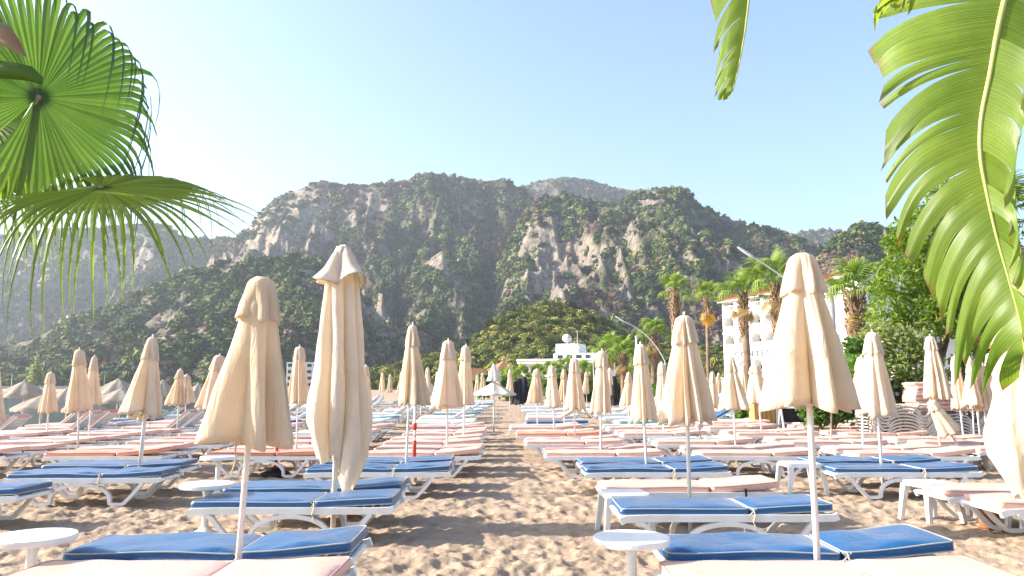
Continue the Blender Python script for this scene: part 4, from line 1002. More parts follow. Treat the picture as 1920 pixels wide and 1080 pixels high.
def banana_leaf(rib_px, left, right, nl, nr, seed, rr_w=0.009, deep_l=0.16, deep_r=.10, stem_to=None, tear=(.12, .66)):
    """a leaf: midrib plus two half blades torn into strips; each strip is a piece of one continuous blade that parts beyond its tear"""
    rib = [at(u, v, d) - BB for u, v, d in rib_px]
    cp = [curve_at(rib, k / 40) for k in range(41)]
    path = list(cp)
    if stem_to is not None: path = bez(stem_to, (stem_to + rib[0]) / 2 + Vector((0, 0, .35)), rib[0], 10)[:-1] + path
    rads = [max(.003, rr_w * (1.5 - 1.35 * k / len(path))) for k in range(len(path))]
    rb = MB().tube(path, rads, 8).build('leaf', M_RIB, bp, True)
    rr = random.Random(seed); kn = [k / (len(rib_px) - 1) for k in range(len(rib_px))]
    pxv = [Vector(q) for q in rib_px]
    for sgn, tab, n in ((-1, left, nl), (1, right, nr)):
        if not n: continue
        w = [rr.uniform(.5, 1.6) for _ in range(n)]; cut = [0]
        for x in w: cut.append(cut[-1] + x / sum(w))
        ts = [q[0] for q in tab]
        for i in range(n):
            mb = MB(); edge = []; acr = []; K = 16; C = 7; s0 = rr.uniform(*tear); gap = rr.choice((rr.uniform(.05, .2), rr.uniform(.2, .5))); drop = rr.uniform(-.25, 1.0); back = rr.uniform(-.5, 1.0); ln = rr.uniform(.88, 1.06); slant = rr.uniform(-.08, .1); shear = rr.uniform(-.9, 1.4)
            for k in range(K + 1):
                for j in range(C):
                    a = j / (C - 1); s = k / K * ln * (1 + slant * (a - .5) * (k / K)); x = max(0, (s - s0) / (1 - s0))
                    g = 1 - gap * min(1, x * 1.3) - (.35 * max(0, (s - .86) / .14) if s > .86 else 0)
                    t = cut[i] + (cut[i + 1] - cut[i]) * (.5 + (a - .5) * max(.15, g) + shear * .25 * x * x)
                    t = min(max(t, 0), 1)
                    c = curve_at(pxv, t); u, v, d0 = c
                    dx = np.interp(t, ts, [q[1] for q in tab]); dy = np.interp(t, ts, [q[2] for q in tab]); sag = np.interp(t, ts, [q[3] for q in tab])
                    if sgn < 0:
                        pu = u + dx * (s - .22 * sag * s ** 3); pv = v + dy * (0.5 * s + 0.5 * s * s) + (sag * 30 + drop * 26) * x ** 2.2 + sag * 14 * s ** 3
                        dep = d0 + deep_l * s + .05 * back * x * x - .018 * math.sin(math.pi * min(1, s * 1.1)) 
                    else:
                        pu = u + dx * math.sin(2.35 * s) ** 1 ; pv = v + dy * s ** 1.25 + 20 * x * x * drop
                        dep = d0 - deep_r * (.7 + .5 * back) * math.sin(1.9 * s) + .03 * back * x
                    dep += .004 * math.cos(2 * math.pi * a) * min(1, s * 3) * (.4 + .6 * x)
                    mb.v.append(tuple(at(pu, pv, dep) - BB)); edge.append(min(1, s / ln * .99 + (.03 if (j in (0, C - 1) and x > .75) else 0))); acr.append((cut[i] + (cut[i + 1] - cut[i]) * a) * 60)
            for k in range(K):
                for j in range(C - 1): q = k * C + j; mb.f.append((q, q + 1, q + C + 1, q + C))
            me = mb.mesh('leaf_strip', M_BANANA, True)
            for nm, vals in (('edge', edge), ('across', acr)):
                at_ = me.attributes.new(nm, 'FLOAT', 'POINT'); at_.data.foreach_set('value', vals)
            obj('leaf_strip', me, rb)
    return rb
stem_top = Vector((0.15, 0.0, 2.2))
banana_leaf([(1905, -90, 2.45), (1888, -20, 2.42), (1870, 60, 2.4), (1856, 140, 2.4), (1840, 220, 2.4), (1838, 290, 2.4), (1850, 360, 2.4), (1868, 440, 2.4), (1892, 525, 2.4), (1912, 600, 2.4), (1922, 662, 2.4)],
            [(0, -265, 30, 0.1), (.15, -258, 40, .2), (.25, -245, 70, .4), (.35, -228, 90, .6), (.45, -215, 110, .7), (.55, -180, 120, .8), (.65, -135, 150, 1.0), (.75, -108, 160, .9), (.85, -100, 120, .6), (.95, -60, 65, .3), (1, -12, 25, .1)],
            [(0, 80, 90, .4), (.3, 70, 90, .5), (.5, 66, 110, .5), (.75, 50, 120, .4), (1, 6, 30, .1)], 21, 12, 3, stem_to=stem_top)
banana_leaf([(1560, -300, 3.3), (1470, -220, 3.3), (1425, -120, 3.3), (1408, -30, 3.3), (1398, 50, 3.3), (1386, 120, 3.3), (1374, 171, 3.3)],
            [(0, -140, 60, .3), (.3, -110, 80, .4), (.55, -72, 75, .5), (.75, -60, 66, .4), (.9, -40, 36, .2), (1, -4, 6, .1)],
            [(0, 60, 80, .3), (1, -2, 6, .1)], 13, 0, 4, rr_w=.009, deep_l=.05, stem_to=stem_top)
banana_leaf([(2010, -160, 2.6), (2060, 0, 2.6), (2110, 160, 2.6), (2130, 330, 2.6), (2120, 480, 2.6)], [(0, -130, 80, .3), (.5, -150, 140, .6), (1, -10, 30, .1)], [(0, 130, 80, .3), (.5, 150, 140, .6), (1, 10, 30, .1)], 12, 12, 6, stem_to=stem_top)
banana_leaf([(1900, -200, 2.3), (1820, -120, 2.25), (1740, -50, 2.2), (1690, -15, 2.2), (1640, 22, 2.2)], [(0, -40, 60, .2), (.6, -30, 40, .2), (1, -4, 6, .1)], [(0, 20, -60, .1), (.6, -10, -40, .1), (1, -4, -6, .1)], 9, 9, 8, stem_to=stem_top, deep_l=.02)
MB().tube([(0.25, 0.1, -.1), (0.22, .05, .8), (0.18, 0, 1.6), (0.15, 0, 2.25)], [.13, .115, .09, .05], 14).build('stem', M_STEM, bp, True)

# ------------------------------------------------------------------ palms along the promenade
def boots_mesh(z0, z1, r0, r1, seed, n):
    mb = MB(); rr = random.Random(seed)
    for k in range(n):
        f = k / n; z = z0 + (z1 - z0) * f; r = r0 + (r1 - r0) * f; a = k * 2.399 + rr.uniform(-.2, .2)
        o = Vector((math.cos(a), math.sin(a), 0)); s = Vector((-math.sin(a), math.cos(a), 0)); c = o * r * .82 + Vector((0, 0, z)); L = rr.uniform(.18, .34); out = rr.uniform(.05, .15); w = rr.uniform(.05, .085)
        t_ = c + o * out + Vector((0, 0, L))
        mb.add([c - s * w, c + s * w, t_ + s * w * .45, t_ - s * w * .45, c - o * .06 + Vector((0, 0, L * .8))], [(0, 1, 2, 3), (0, 3, 4), (1, 4, 2), (2, 4, 3)])
    return mb.mesh('leaf_bases', M_BOOT)
def far_frond_mesh(seed, R, mat, droop, nseg=26, merged=.45):
    mb = MB(); L = 1.0
    mb.tube(bez((0, 0, 0), (L * .55, 0, .12), (L, 0, 0.02), 5), [.03, .028, .025, .022, .02, .016], 5)
    fan_leaf(mb, (L, 0, 0.02), (0.95, 0, -0.12), (0.1, 0, 1), R, nseg, math.radians(250), merged, droop, seed, 6, .6, .25, .14)
    return mb.mesh('frond', mat)
FRONDS = [far_frond_mesh(i, 0.95, LEAF_PALM, 0.55 + .25 * (i % 3)) for i in range(5)]; FDRY = [far_frond_mesh(20 + i, 0.85, LEAF_DRY, 1.0) for i in range(2)]
FYEL = far_frond_mesh(40, 0.8, LEAF_YELLOW, .4)
def palm(u, d, crown_v, label, size=1.0, r=0.2, boots=(0.45, 1.0), n=17, seed=0, yellow=False, dry=3, boot_r=1.4):
    x = xat(u, d); zc = zat(crown_v, d); rr = random.Random(seed)
    t = empty('fan_palm', (x, d, 0)); tag(t, label, 'palm tree', 'palms along the promenade')
    MB().tube([(0, 0, -.2), (rr.uniform(-.1, .1), 0, zc * .4), (0, 0, zc)], [r * 1.25, r, r * .95], 12).build('trunk', M_TRUNK, t, True)
    tag(obj('leaf_bases', boots_mesh(zc * boots[0], zc * boots[1] - .1, r * boot_r * .75, r * boot_r, seed, int(60 + 50 * (boots[1] - boots[0]) * zc / 3)), t), kind='stuff')
    for k in range(n):
        a = k * 2.399 + rr.uniform(-.25, .25); f = k / (n - 1); el = math.radians(84 - 92 * f + rr.uniform(-8, 8))
        me = FRONDS[k % 5]
        if k >= n - dry: me = FDRY[k % 2]; el = math.radians(-62 + rr.uniform(-12, 8))
        if yellow and k == n - 1: me = FYEL; el = math.radians(-75); a = -1.6
        o = obj('frond', me, t); s = size * rr.uniform(.72, .98)
        o.location = (0, 0, zc - .1 - .25 * f); o.rotation_euler = (rr.uniform(-.3, .3), -el, a); o.scale = (s, s, s)
    return t
palm(1612, 30, 545, 'stout fan palm with a shaggy trunk right of the big right parasol', 1.05, .32, (.45, 1.0), 19, 1, boot_r=1.5)
palm(1400, 40, 548, 'fan palm with a ragged trunk in front of the arched hotel', 1.0, .2, (.62, 1.0), 17, 2)
palm(1270, 48, 540, 'fan palm with a small upright crown left of the arched hotel', .85, .24, (.55, 1.0), 12, 3, dry=1)
palm(1331, 45, 560, 'slender fan palm with one hanging yellow frond beside the hotel', .95, .12, (.93, 1.0), 14, 4, True)
palm(1462, 37, 530, 'fan palm half hidden behind the big right foreground parasol', 1.15, .2, (.6, 1.0), 18, 5)
palm(1905, 22, 400, 'fan palm at the right edge behind the banana leaf', .95, .24, (.4, 1.0), 17, 6)
palm(1228, 62, 625, 'low fan palm left of the upright one, behind lamp arm', 1.2, .26, (.3, 1.0), 18, 7)
palm(1142, 66, 655, 'left palm of the clump behind the slim parasols', 1.2, .2, (.3, 1.0), 16, 8)
palm(1170, 63, 665, 'right palm of the clump behind the slim parasols', 1.2, .26, (.3, 1.0), 18, 9)
for i, (u, v) in enumerate(((1008, 706), (1034, 698), (1062, 692), (1092, 698), (1112, 700), (950, 708), (975, 706), (1195, 690), (1215, 700))):
    palm(u, 70 + 3 * (i % 3), v, '%s low bushy palm from the left in the far promenade row' % ORD[(2, 3, 4, 5, 6, 0, 1, 7, 8)[i]], .95, .2, (.3, 1.0), 15, 30 + i, dry=1)

# ------------------------------------------------------------------ leafy tree and shrubs at the right
LEAF_TREE = leaf_material('tree_leaf', [(0.3, lin(0.085, 0.15, 0.02)), (0.7, lin(0.19, 0.26, 0.045))], 0.45, 0.4, 1.2, 0.5, (1.0, 1.0, 0.3))
LEAF_OLE = leaf_material('oleander_leaf', [(0.3, lin(0.13, 0.17, 0.05)), (0.7, lin(0.25, 0.28, 0.11))], 0.42, 0.5, 1.2, 0.4, (1.0, 1.0, 0.5))
LEAF_HEDGE = leaf_material('hedge_leaf', [(0.3, lin(0.05, 0.11, 0.02)), (0.7, lin(0.12, 0.21, 0.04))], 0.38, 0.45, 1.2, 0.4, (1.0, 1.0, 0.35))
M_BARK = simple('bark', (0.22, 0.16, 0.11), (0.12, 0.085, 0.06), 5, 0.95, .5, 15)
M_FLOWER = simple('white_flower', (0.8, 0.78, 0.76), None, 5, .7); M_FLOWER_R = simple('red_flower', (0.6, 0.05, 0.04), None, 5, .7)
def leaf_cloud(lumps, n, size, seed, long=1.9, shell=0.55):
    """n leaves spread through the lumps (centre, radii)"""
    rg = np.random.default_rng(seed)
    vol = np.array([l[1] * l[2] * l[3] for l in lumps]) ** .8; pk = rg.choice(len(lumps), n, p=vol / vol.sum())
    C = np.array([l[0] for l in lumps])[pk]; R = np.array([l[1:4] for l in lumps])[pk]
    d = rg.normal(size=(n, 3)); d /= np.linalg.norm(d, axis=1, keepdims=True)
    rad = (shell + (1 - shell) * rg.random(n)) ** .8 * (1 + .12 * rg.normal(size=n))
    c = C + d * R * rad[:, None]
    q = rg.normal(size=(n, 3)); q[:, 2] *= .7; q /= np.linalg.norm(q, axis=1, keepdims=True)
    w = np.cross(q, rg.normal(size=(n, 3))); w /= np.linalg.norm(w, axis=1, keepdims=True)
    s = size * (0.6 + .8 * rg.random(n))[:, None]
    nn = np.cross(q, w)
    v = np.stack([c - q * s, c + w * s / long + nn * s * .15, c + q * s, c - w * s / long + nn * s * .15], 1).reshape(-1, 3)
    mb = MB(); mb.v = [tuple(p) for p in v]; mb.f = [(4 * i, 4 * i + 1, 4 * i + 2, 4 * i + 3) for i in range(n)]
    return mb
def lumps_px(base, spots):
    out = []
    for u, v, d, rp, *k in spots:
        p = at(u, v, d) - base; r = rp * d / F; out.append((tuple(p), r, r * (k[0] if k else 1.0), r * .9))
    return out
TB = Vector((xat(1765, 24), 24, 0)); tr_ = empty('leafy_tree', TB); tag(tr_, 'dense dark leafy tree behind the banana leaf at the right', 'tree')
sp = [(1690, 520, 23.6, 52), (1665, 590, 23.2, 40), (1720, 440, 24.1, 52), (1760, 520, 23.6, 60), (1790, 420, 24.6, 60), (1830, 520, 24.1, 60), (1730, 600, 23.1, 52), (1800, 590, 23.6, 55), (1850, 440, 25.1, 55), (1690, 640, 23.0, 24), (1860, 600, 24.6, 50), (1648, 540, 23.4, 26), (1680, 455, 23.8, 28), (1720, 395, 24.6, 22), (1770, 360, 25.1, 34), (1900, 560, 25.1, 40)]
tag(leaf_cloud(lumps_px(TB, sp), 15000, .085, 4).build('crown', LEAF_TREE, tr_), kind='stuff')
MB().tube([(0, 0, -.2), (.05, 0, .9), (-.05, .05, 1.9), (.1, 0, 2.6)], [.2, .16, .14, .13], 12).build('trunk', M_BARK, tr_, True)
for q in (0, 3, 5, 8, 11, 2):
    p = Vector(lumps_px(TB, sp)[q][0]); MB().tube(bez((0, 0, 2.1), (p.x * .35, p.y * .4, p.z * .75), p, 7), [.1, .085, .07, .055, .04, .03, .02, .012], 7).build('limb', M_BARK, tr_, True)
def shrub(name, u, d, spots, n, size, mat, label, seed, flowers=None, group=None, cat='shrub'):
    B = Vector((xat(u, d), d, 0)); t = empty(name, B); tag(t, label, cat, group)
    L = lumps_px(B, spots)
    tag(leaf_cloud(L, n, size, seed, 2.6 if mat is LEAF_OLE else 1.9, .35).build('foliage', mat, t), kind='stuff')
    rr = random.Random(seed)
    for k in range(5):
        p = Vector(rr.choice(L)[0]); MB().tube(bez((rr.uniform(-.15, .15), 0, -.05), (p.x * .4, p.y * .4, p.z * .6), p, 5), [.035, .03, .025, .02, .015, .008], 6).build('stem', M_BARK, t, True)
    if flowers:
        fl = MB()
        for k in range(flowers[1]):
            l = rr.choice(L); a = rr.uniform(0, 6.28); e = rr.uniform(0, 1.3); c = Vector(l[0]) + Vector((math.cos(a) * math.cos(e) * l[1], -abs(math.sin(a)) * math.cos(e) * l[2], math.sin(e) * l[3]))
            for j in range(5):
                b = j * 1.257; v1 = Vector((math.cos(b), -.3, math.sin(b))) * flowers[2]; v2 = Vector((math.cos(b + .8), -.3, math.sin(b + .8))) * flowers[2]; fl.add([c, c + v1, c + (v1 + v2) * .7, c + v2], [(0, 1, 2, 3)])
        tag(fl.build('flowers', flowers[0], t), kind='stuff')
    return t
shrub('oleander', 1655, 21.6, [(1650, 640, 21.6, 45), (1690, 650, 21.4, 45), (1620, 690, 21.2, 40), (1670, 700, 21.0, 50), (1720, 690, 21.4, 40), (1640, 740, 20.9, 40), (1700, 735, 20.9, 40), (1730, 640, 21.8, 26)], 6500, .085, LEAF_OLE, 'tall airy oleander with a few white flowers above the stacked frames', 5, (M_FLOWER, 26, .045))
shrub('oleander', 1745, 21.0, [(1720, 720, 20.9, 32), (1750, 710, 21.0, 30), (1700, 750, 20.8, 26)], 2200, .07, LEAF_OLE, 'low pale oleander behind the pile of pink cushions', 6)
shrub('hedge_shrub', 1540, 20, [(1530, 770, 20, 30), (1560, 765, 20, 34), (1595, 760, 20, 34), (1620, 700, 20, 40), (1590, 690, 20.5, 26), (1600, 650, 21, 22)], 4200, .08, LEAF_HEDGE, 'bright green shrub between the right foreground parasol and the oleander', 7)
shrub('creeper', 1830, 21.9, [(1830, 650, 21.9, 22), (1860, 670, 21.9, 26), (1800, 680, 21.8, 20), (1890, 690, 21.9, 22), (1850, 640, 22.0, 16), (1785, 700, 21.8, 14)], 1800, .07, LEAF_HEDGE, 'leafy creeper with reddish flowers under the banana leaf', 8, (M_FLOWER_R, 20, .04))
for i, (u, v, d, w) in enumerate(((1410, 775, 26, 26), (1340, 770, 34, 24), (1440, 740, 40, 30), (1290, 735, 55, 26), (960, 718, 76, 26), (1000, 722, 78, 28), (1050, 722, 74, 30), (1100, 722, 74, 26), (1150, 728, 66, 22), (1200, 725, 60, 22), (905, 716, 82, 22), (1245, 730, 58, 22))):
    shrub('hedge_shrub', u, d, [(u, v, d, w * .8), (u - w * .7, v + 6, d, w * .6), (u + w * .7, v + 5, d, w * .6), (u, v + w * .5, d, w)], 900, .0035 * d + .02, LEAF_HEDGE, '%s green shrub from the left edge of the promenade planting' % ORD[[10, 0, 11, 8, 2, 3, 4, 5, 6, 7, 1, 9][i]] , 60 + i, None, 'promenade shrubs')
# ------------------------------------------------------------------ buildings
M_WALL = simple('white_render', (0.80, 0.79, 0.77), (0.72, 0.71, 0.69), 0.6, 0.85, .15, 12)
M_RECESS = simple('loggia_render', (0.66, 0.58, 0.48), (0.55, 0.49, 0.42), 1.0, 0.9)
M_GLASS = simple('window_glass', (0.03, 0.05, 0.06), (0.02, 0.03, 0.04), 1.0, 0.08)
M_TILE = simple('clay_tile', (0.42, 0.17, 0.09), (0.30, 0.12, 0.07), 2.5, 0.85)
M_RAIL = simple('rail_white', (0.75, 0.75, 0.74), None, 3, 0.5)
M_LETTER = simple('letter_grey', (0.09, 0.085, 0.085), None, 3, 0.6)
M_METAL = simple('lamp_metal', (0.62, 0.64, 0.66), (0.5, 0.52, 0.54), 4, 0.4)
M_WOOD = simple('yellow_wood', (0.55, 0.33, 0.10), (0.42, 0.24, 0.07), 5, 0.7)
M_OLD = simple('weathered_plastic', (0.62, 0.58, 0.52), (0.48, 0.44, 0.38), 4, .6)
OLD = []
def bare_side(y):
    _, mb_ = side_frame_mesh(); mb_.v = [(a, b + y, c) for a, b, c in mb_.v]; return mb_.mesh('side_frame', M_PLASTIC)
def thin_deck():
    mb_ = MB()
    for k in range(10): mb_.box(-LEN / 2 + .12 + k * .18, -LEN / 2 + .22 + k * .18, -WID / 2 + .06, WID / 2 - .06, RAIL_Z + .005, RAIL_Z + .025)
    return mb_.mesh('slatted_deck', M_PLASTIC)
for me_ in (bare_side(-WID / 2), bare_side(WID / 2), thin_deck()):
    q_ = me_.copy(); q_.materials.clear(); q_.materials.append(M_OLD); OLD.append(q_)
M_FABRIC_BLUE = simple('sign_blue', (0.35, 0.55, 0.65), None, 3, .6)

def arch_bay(parent, x0, x1, z0, z1, a, zs, zspring, rect=False, depth=1.1, y=0.0):
    """wall bay in the plane y with an arched opening: half width a, sill zs, springing zspring; depth runs to +y"""
    cx = (x0 + x1) / 2; n = 14; top = []
    if rect: arc = [(cx + a, zspring), (cx - a, zspring)]
    else: arc = [(cx + a * math.cos(math.pi * k / n), zspring + a * math.sin(math.pi * k / n)) for k in range(n + 1)]
    mb = MB()
    def q(*p): mb.add([(u, y, v) for u, v in p], [tuple(range(len(p)))])
    q((x0, z0), (x1, z0), (x1, zs), (x0, zs)); q((x0, zs), (cx - a, zs), (cx - a, zspring), (x0, zspring)); q((cx + a, zs), (x1, zs), (x1, zspring), (cx + a, zspring))
    up = [(x1, zspring)] + arc + [(x0, zspring)]
    m = len(arc)
    for k in range(m - 1):
        u0 = x1 + (x0 - x1) * k / (m - 1); u1 = x1 + (x0 - x1) * (k + 1) / (m - 1); q(arc[k], (u0, z1), (u1, z1), arc[k + 1])
    q((cx + a, zspring), (x1, zspring), (x1, z1)); q((x0, zspring), (cx - a, zspring), (x0, z1))
    ring = [(cx - a, zs), (cx + a, zs)] + arc
    for k in range(len(ring)):
        p, r = ring[k], ring[(k + 1) % len(ring)]
        if abs(p[0] - r[0]) + abs(p[1] - r[1]) < 1e-6: continue
        mb.add([(p[0], y, p[1]), (r[0], y, r[1]), (r[0], y + depth, r[1]), (p[0], y + depth, p[1])], [(0, 1, 2, 3)])
    o = mb.build('arched_bay' if not rect else 'loggia_bay', M_WALL, parent)
    MB().box(cx - a * 1.1, cx + a * 1.1, y + depth, y + depth + .05, zs - .1, z1 - .1).build('back_wall', M_RECESS, o)
    MB().box(cx - a * .62, cx + a * .1, y + depth - .06, y + depth - .003, zs, zs + (zspring - zs) + a * .2).build('glass_door', M_GLASS, o)
    rl = MB(); rl.box(cx - a, cx + a, y + .08, y + .13, zs + .62, zs + .68)
    for k in range(9): xx = cx - a + 2 * a * (k + .5) / 9; rl.box(xx - .02, xx + .02, y + .09, y + .12, zs, zs + .62)
    rl.build('railing', M_RAIL, o)
    return o
def arched_hotel():
    K = 1.2; A = Vector((24.9, 88, 0)) * K; D = Vector((2.6, -7.0, 0)).normalized()
    t = empty('hotel', A, math.atan2(D.y, D.x)); tag(t, 'white hotel with rows of arched balconies and a tiled roof edge', 'building')
    # local x along the facade (towards the camera), local y: into the building
    bay = 2.85; n = 7; L = bay * n
    floors = [(0, 3.3, .75, .35, 1.75), (3.3, 6.45, .9, 3.75, 5.0)]
    fz = [(0.0, 2.5, 1.0, .3, 1.1), (2.5, 5.35, 1.0, 3.0, 4.05), (6.35, 8.85, 1.02, 6.6, 7.55), (8.85, 11.5, 1.02, 9.1, 10.1)]
    for z0, z1, a, zs, zp in fz:
        for k in range(n): arch_bay(t, k * bay, (k + 1) * bay, z0, z1, a, zs, zp)
    for k in range(n): arch_bay(t, k * bay, (k + 1) * bay, 11.5, 13.45, 1.12, 12.0, 13.1, True)
    MB().box(0, L, 0.0, .2, 5.35, 6.35).build('sign_band', M_WALL, t)
    MB().box(0.0, L, 1.2, 12, 0, 13.4).build('body', M_WALL, t)
    for x, nm in ((-0.004, 0), (L + .004, 1)): MB().add([(x, 0, 0), (x, 1.3, 0), (x, 1.3, 13.45), (x, 0, 13.45)], [(0, 1, 2, 3)]).build('end_wall', M_WALL, t)
    for z in (2.5, 6.35, 8.85, 11.5): MB().box(-.06, L + .06, -.07, -.004, z - .09, z + .09).build('string_course', M_WALL, t)
    roof = MB(); roof.add([(-.4, -.75, 13.5), (L + .4, -.75, 13.5), (L + .4, 3.0, 15.0), (-.4, 3.0, 15.0), (-.4, -.75, 13.38), (L + .4, -.75, 13.38), (L + .4, 3.0, 13.6), (-.4, 3, 13.6)], [(0, 1, 2, 3), (4, 5, 1, 0), (7, 6, 5, 4), (5, 6, 2, 1), (4, 0, 3, 7), (3, 2, 6, 7)])
    rf = roof.build('roof', M_TILE, t)
    tl = MB()
    for k in range(int(L / .3)): tl.tube([(-.3 + k * .3, -.78, 13.53), (-.3 + k * .3, 2.9, 14.99)], .085, 5)
    tag(tl.build('roof_tiles', M_TILE, rf), kind='stuff')
    MB().box(-.3, L + .3, -.6, -.02, 13.2, 13.37).build('eave', M_WALL, t)
    # shaded end wing with a tall window strip
    wing = MB(); wing.box(L + .3, L + 4.0, 0.9, 9.0, 0, 14.2); wing.build('wing', M_WALL, t)
    wn = MB().box(L + 4.004, L + 4.04, 6.6, 7.9, 3.0, 12.2).build('window', M_GLASS, t)
    fr = MB()
    for z in [3 + 1.15 * k for k in range(9)]: fr.box(L + 4.03, L + 4.10, 6.55, 7.95, z - .05, z + .05)
    for y in (6.55, 7.25, 7.95): fr.box(L + 4.03, L + 4.11, y - .05, y + .05, 2.95, 12.25)
    fr.build('window_frame', M_RAIL, wn)
    cu = bpy.data.curves.new('lettering', 'FONT'); cu.body = 'CONTESSA'; cu.size = 1.35; cu.extrude = .05; cu.space_character = 1.35
    cu.materials.append(M_LETTER); tmp = bpy.data.objects.new('lettering_curve', cu); COL.objects.link(tmp); bpy.context.view_layer.update()
    lm = bpy.data.meshes.new_from_object(tmp.evaluated_get(bpy.context.evaluated_depsgraph_get())); bpy.data.objects.remove(tmp)
    tx = obj('lettering', lm, t)
    tx.location = (2.35, -.06, 5.42); tx.rotation_euler = (math.pi / 2, 0, 0)
    tx.scale = (1.15, .82, 1)
arched_hotel()
def block(name, p, rz, label, parts, cat='building'):
    t = empty(name, p, rz); tag(t, label, cat)
    for nm, mat, boxes in parts:
        m = MB()
        for b in boxes: m.box(*b)
        m.build(nm, mat, t)
    return t
# pale hotel with stepped roof terraces and a dish
B2 = Vector((xat(975, 110), 110, 0))
h2_ = block('hotel', B2, math.radians(-22), 'low white hotel with stepped terraces and a rooftop dish beyond the parasols', [
    ('wall', M_WALL, [(0, 12, 0, 9, 0, 5.0)]), ('upper_wall', M_WALL, [(5, 11.5, .6, 8, 5.0, 6.2)]), ('roof_hut', M_WALL, [(5.2, 8.6, 1, 5, 6.2, 7.6)]), ('parapet', M_WALL, [(-.3, 12.3, -.35, -.01, 4.7, 5.4)]), ('cornice', M_WALL, [(-.4, 12.4, -.5, -.36, 5.15, 5.38)])])
for k in range(9):
    w = MB().box(.5 + k * 1.28, 1.25 + k * 1.28, -.05, -.004, 3.3, 4.3).build('window', M_GLASS, h2_)
for k in range(4): MB().box(5.6 + k * 1.4, 6.4 + k * 1.4, .55, .596, 5.45, 5.95).build('window', M_GLASS, h2_)
ds = MB().lathe([(.02, 0), (.3, .05), (.55, .17), (.7, .32)], 18).build('dish', M_WALL, h2_, True); ds.location = (6.6, 2, 8.3); ds.rotation_euler = (1.2, .2, .3)
MB().tube([(6.6, 2, 7.6), (6.6, 2, 8.35)], .06, 6).build('dish_mast', M_METAL, h2_)
MB().tube([(8.2, 2, 7.6), (8.2, 2, 9.4)], .04, 6).build('antenna', M_METAL, h2_)
def house(u, d, w, ztop_v, label, turret=False, rz=.4):
    p = Vector((xat(u, d), d, 0)); t = empty('house', p, rz); tag(t, label, 'house', 'red roofed houses')
    zt = zat(ztop_v, d); e = zt - w * .42
    MB().box(-w / 2, w / 2, 0, w, 0, e).build('wall', M_WALL, t)
    q = w / 2 + .35
    if turret: MB().add([(-q, -.35, e), (q, -.35, e), (q, w + .35, e), (-q, w + .35, e), (0, w / 2, zt)], [(0, 1, 4), (1, 2, 4), (2, 3, 4), (3, 0, 4), (3, 2, 1, 0)]).build('roof', M_TILE, t)
    else: MB().add([(-q, -.35, e), (q, -.35, e), (q, w + .35, e), (-q, w + .35, e), (-q * .4, w / 2, zt), (q * .4, w / 2, zt)], [(0, 1, 5, 4), (1, 2, 5), (2, 3, 4, 5), (3, 0, 4), (3, 2, 1, 0)]).build('roof', M_TILE, t)
    for k in (-.25, .25): MB().box(k * w - .4, k * w + .4, -.05, -.004, e - 1.6, e - .5).build('window', M_GLASS, t)
house(900, 120, 6, 690, 'small white house with a red hipped roof left of the turret')
house(953, 125, 4, 675, 'white turret with a pointed red roof beyond the open pale parasol', True)
# far apartment block at the foot of the hills
B3 = Vector((xat(536, 330), 330, 0)); b3 = block('apartment_block', B3, .25, 'far pale apartment block with a grid of balconies between the left parasols', [('wall', M_WALL, [(0, 14, 0, 10, -2, 12)])])
for i in range(5):
    for j in range(4):
        w = MB().box(.6 + i * 2.7, 2.5 + i * 2.7, -.06, -.005, 1.2 + j * 2.8, 2.9 + j * 2.8).build('window', M_GLASS, b3)
        MB().box(.5 + i * 2.7, 2.6 + i * 2.7, -.7, -.07, .9 + j * 2.8, 1.5 + j * 2.8).build('balcony', M_RAIL, w)
# white villas behind the oleander
block('villa', (xat(1780, 30), 30, 0), -.1, 'white villa wall glimpsed behind the tree and the leaning parasol', [('wall', M_WALL, [(-1.2, 3.2, 0, 5, 0, 3.6)]), ('roof_edge', M_WALL, [(-1.4, 3.4, -.15, -.004, 3.3, 3.6)]), ('window', M_GLASS, [(.2, 1.2, -.03, -.003, 1.4, 2.6)])])
block('villa', (xat(1660, 34), 34, 0), -.1, 'pale building wall seen through the oleander', [('wall', M_WALL, [(-1.0, 2.6, 0, 4, 0, 4.1)]), ('window', M_GLASS, [(.4, 1.3, -.03, -.003, 1.6, 3.0)])])
block('low_wall', (xat(1330, 60), 60, 0), -.2, 'low white terrace wall in front of the arched hotel', [('wall', M_WALL, [(-1.5, 7.5, 0, .4, 0, 2.1)]), ('coping', M_WALL, [(-1.6, 7.6, -.05, .45, 2.1, 2.2)])], 'wall')
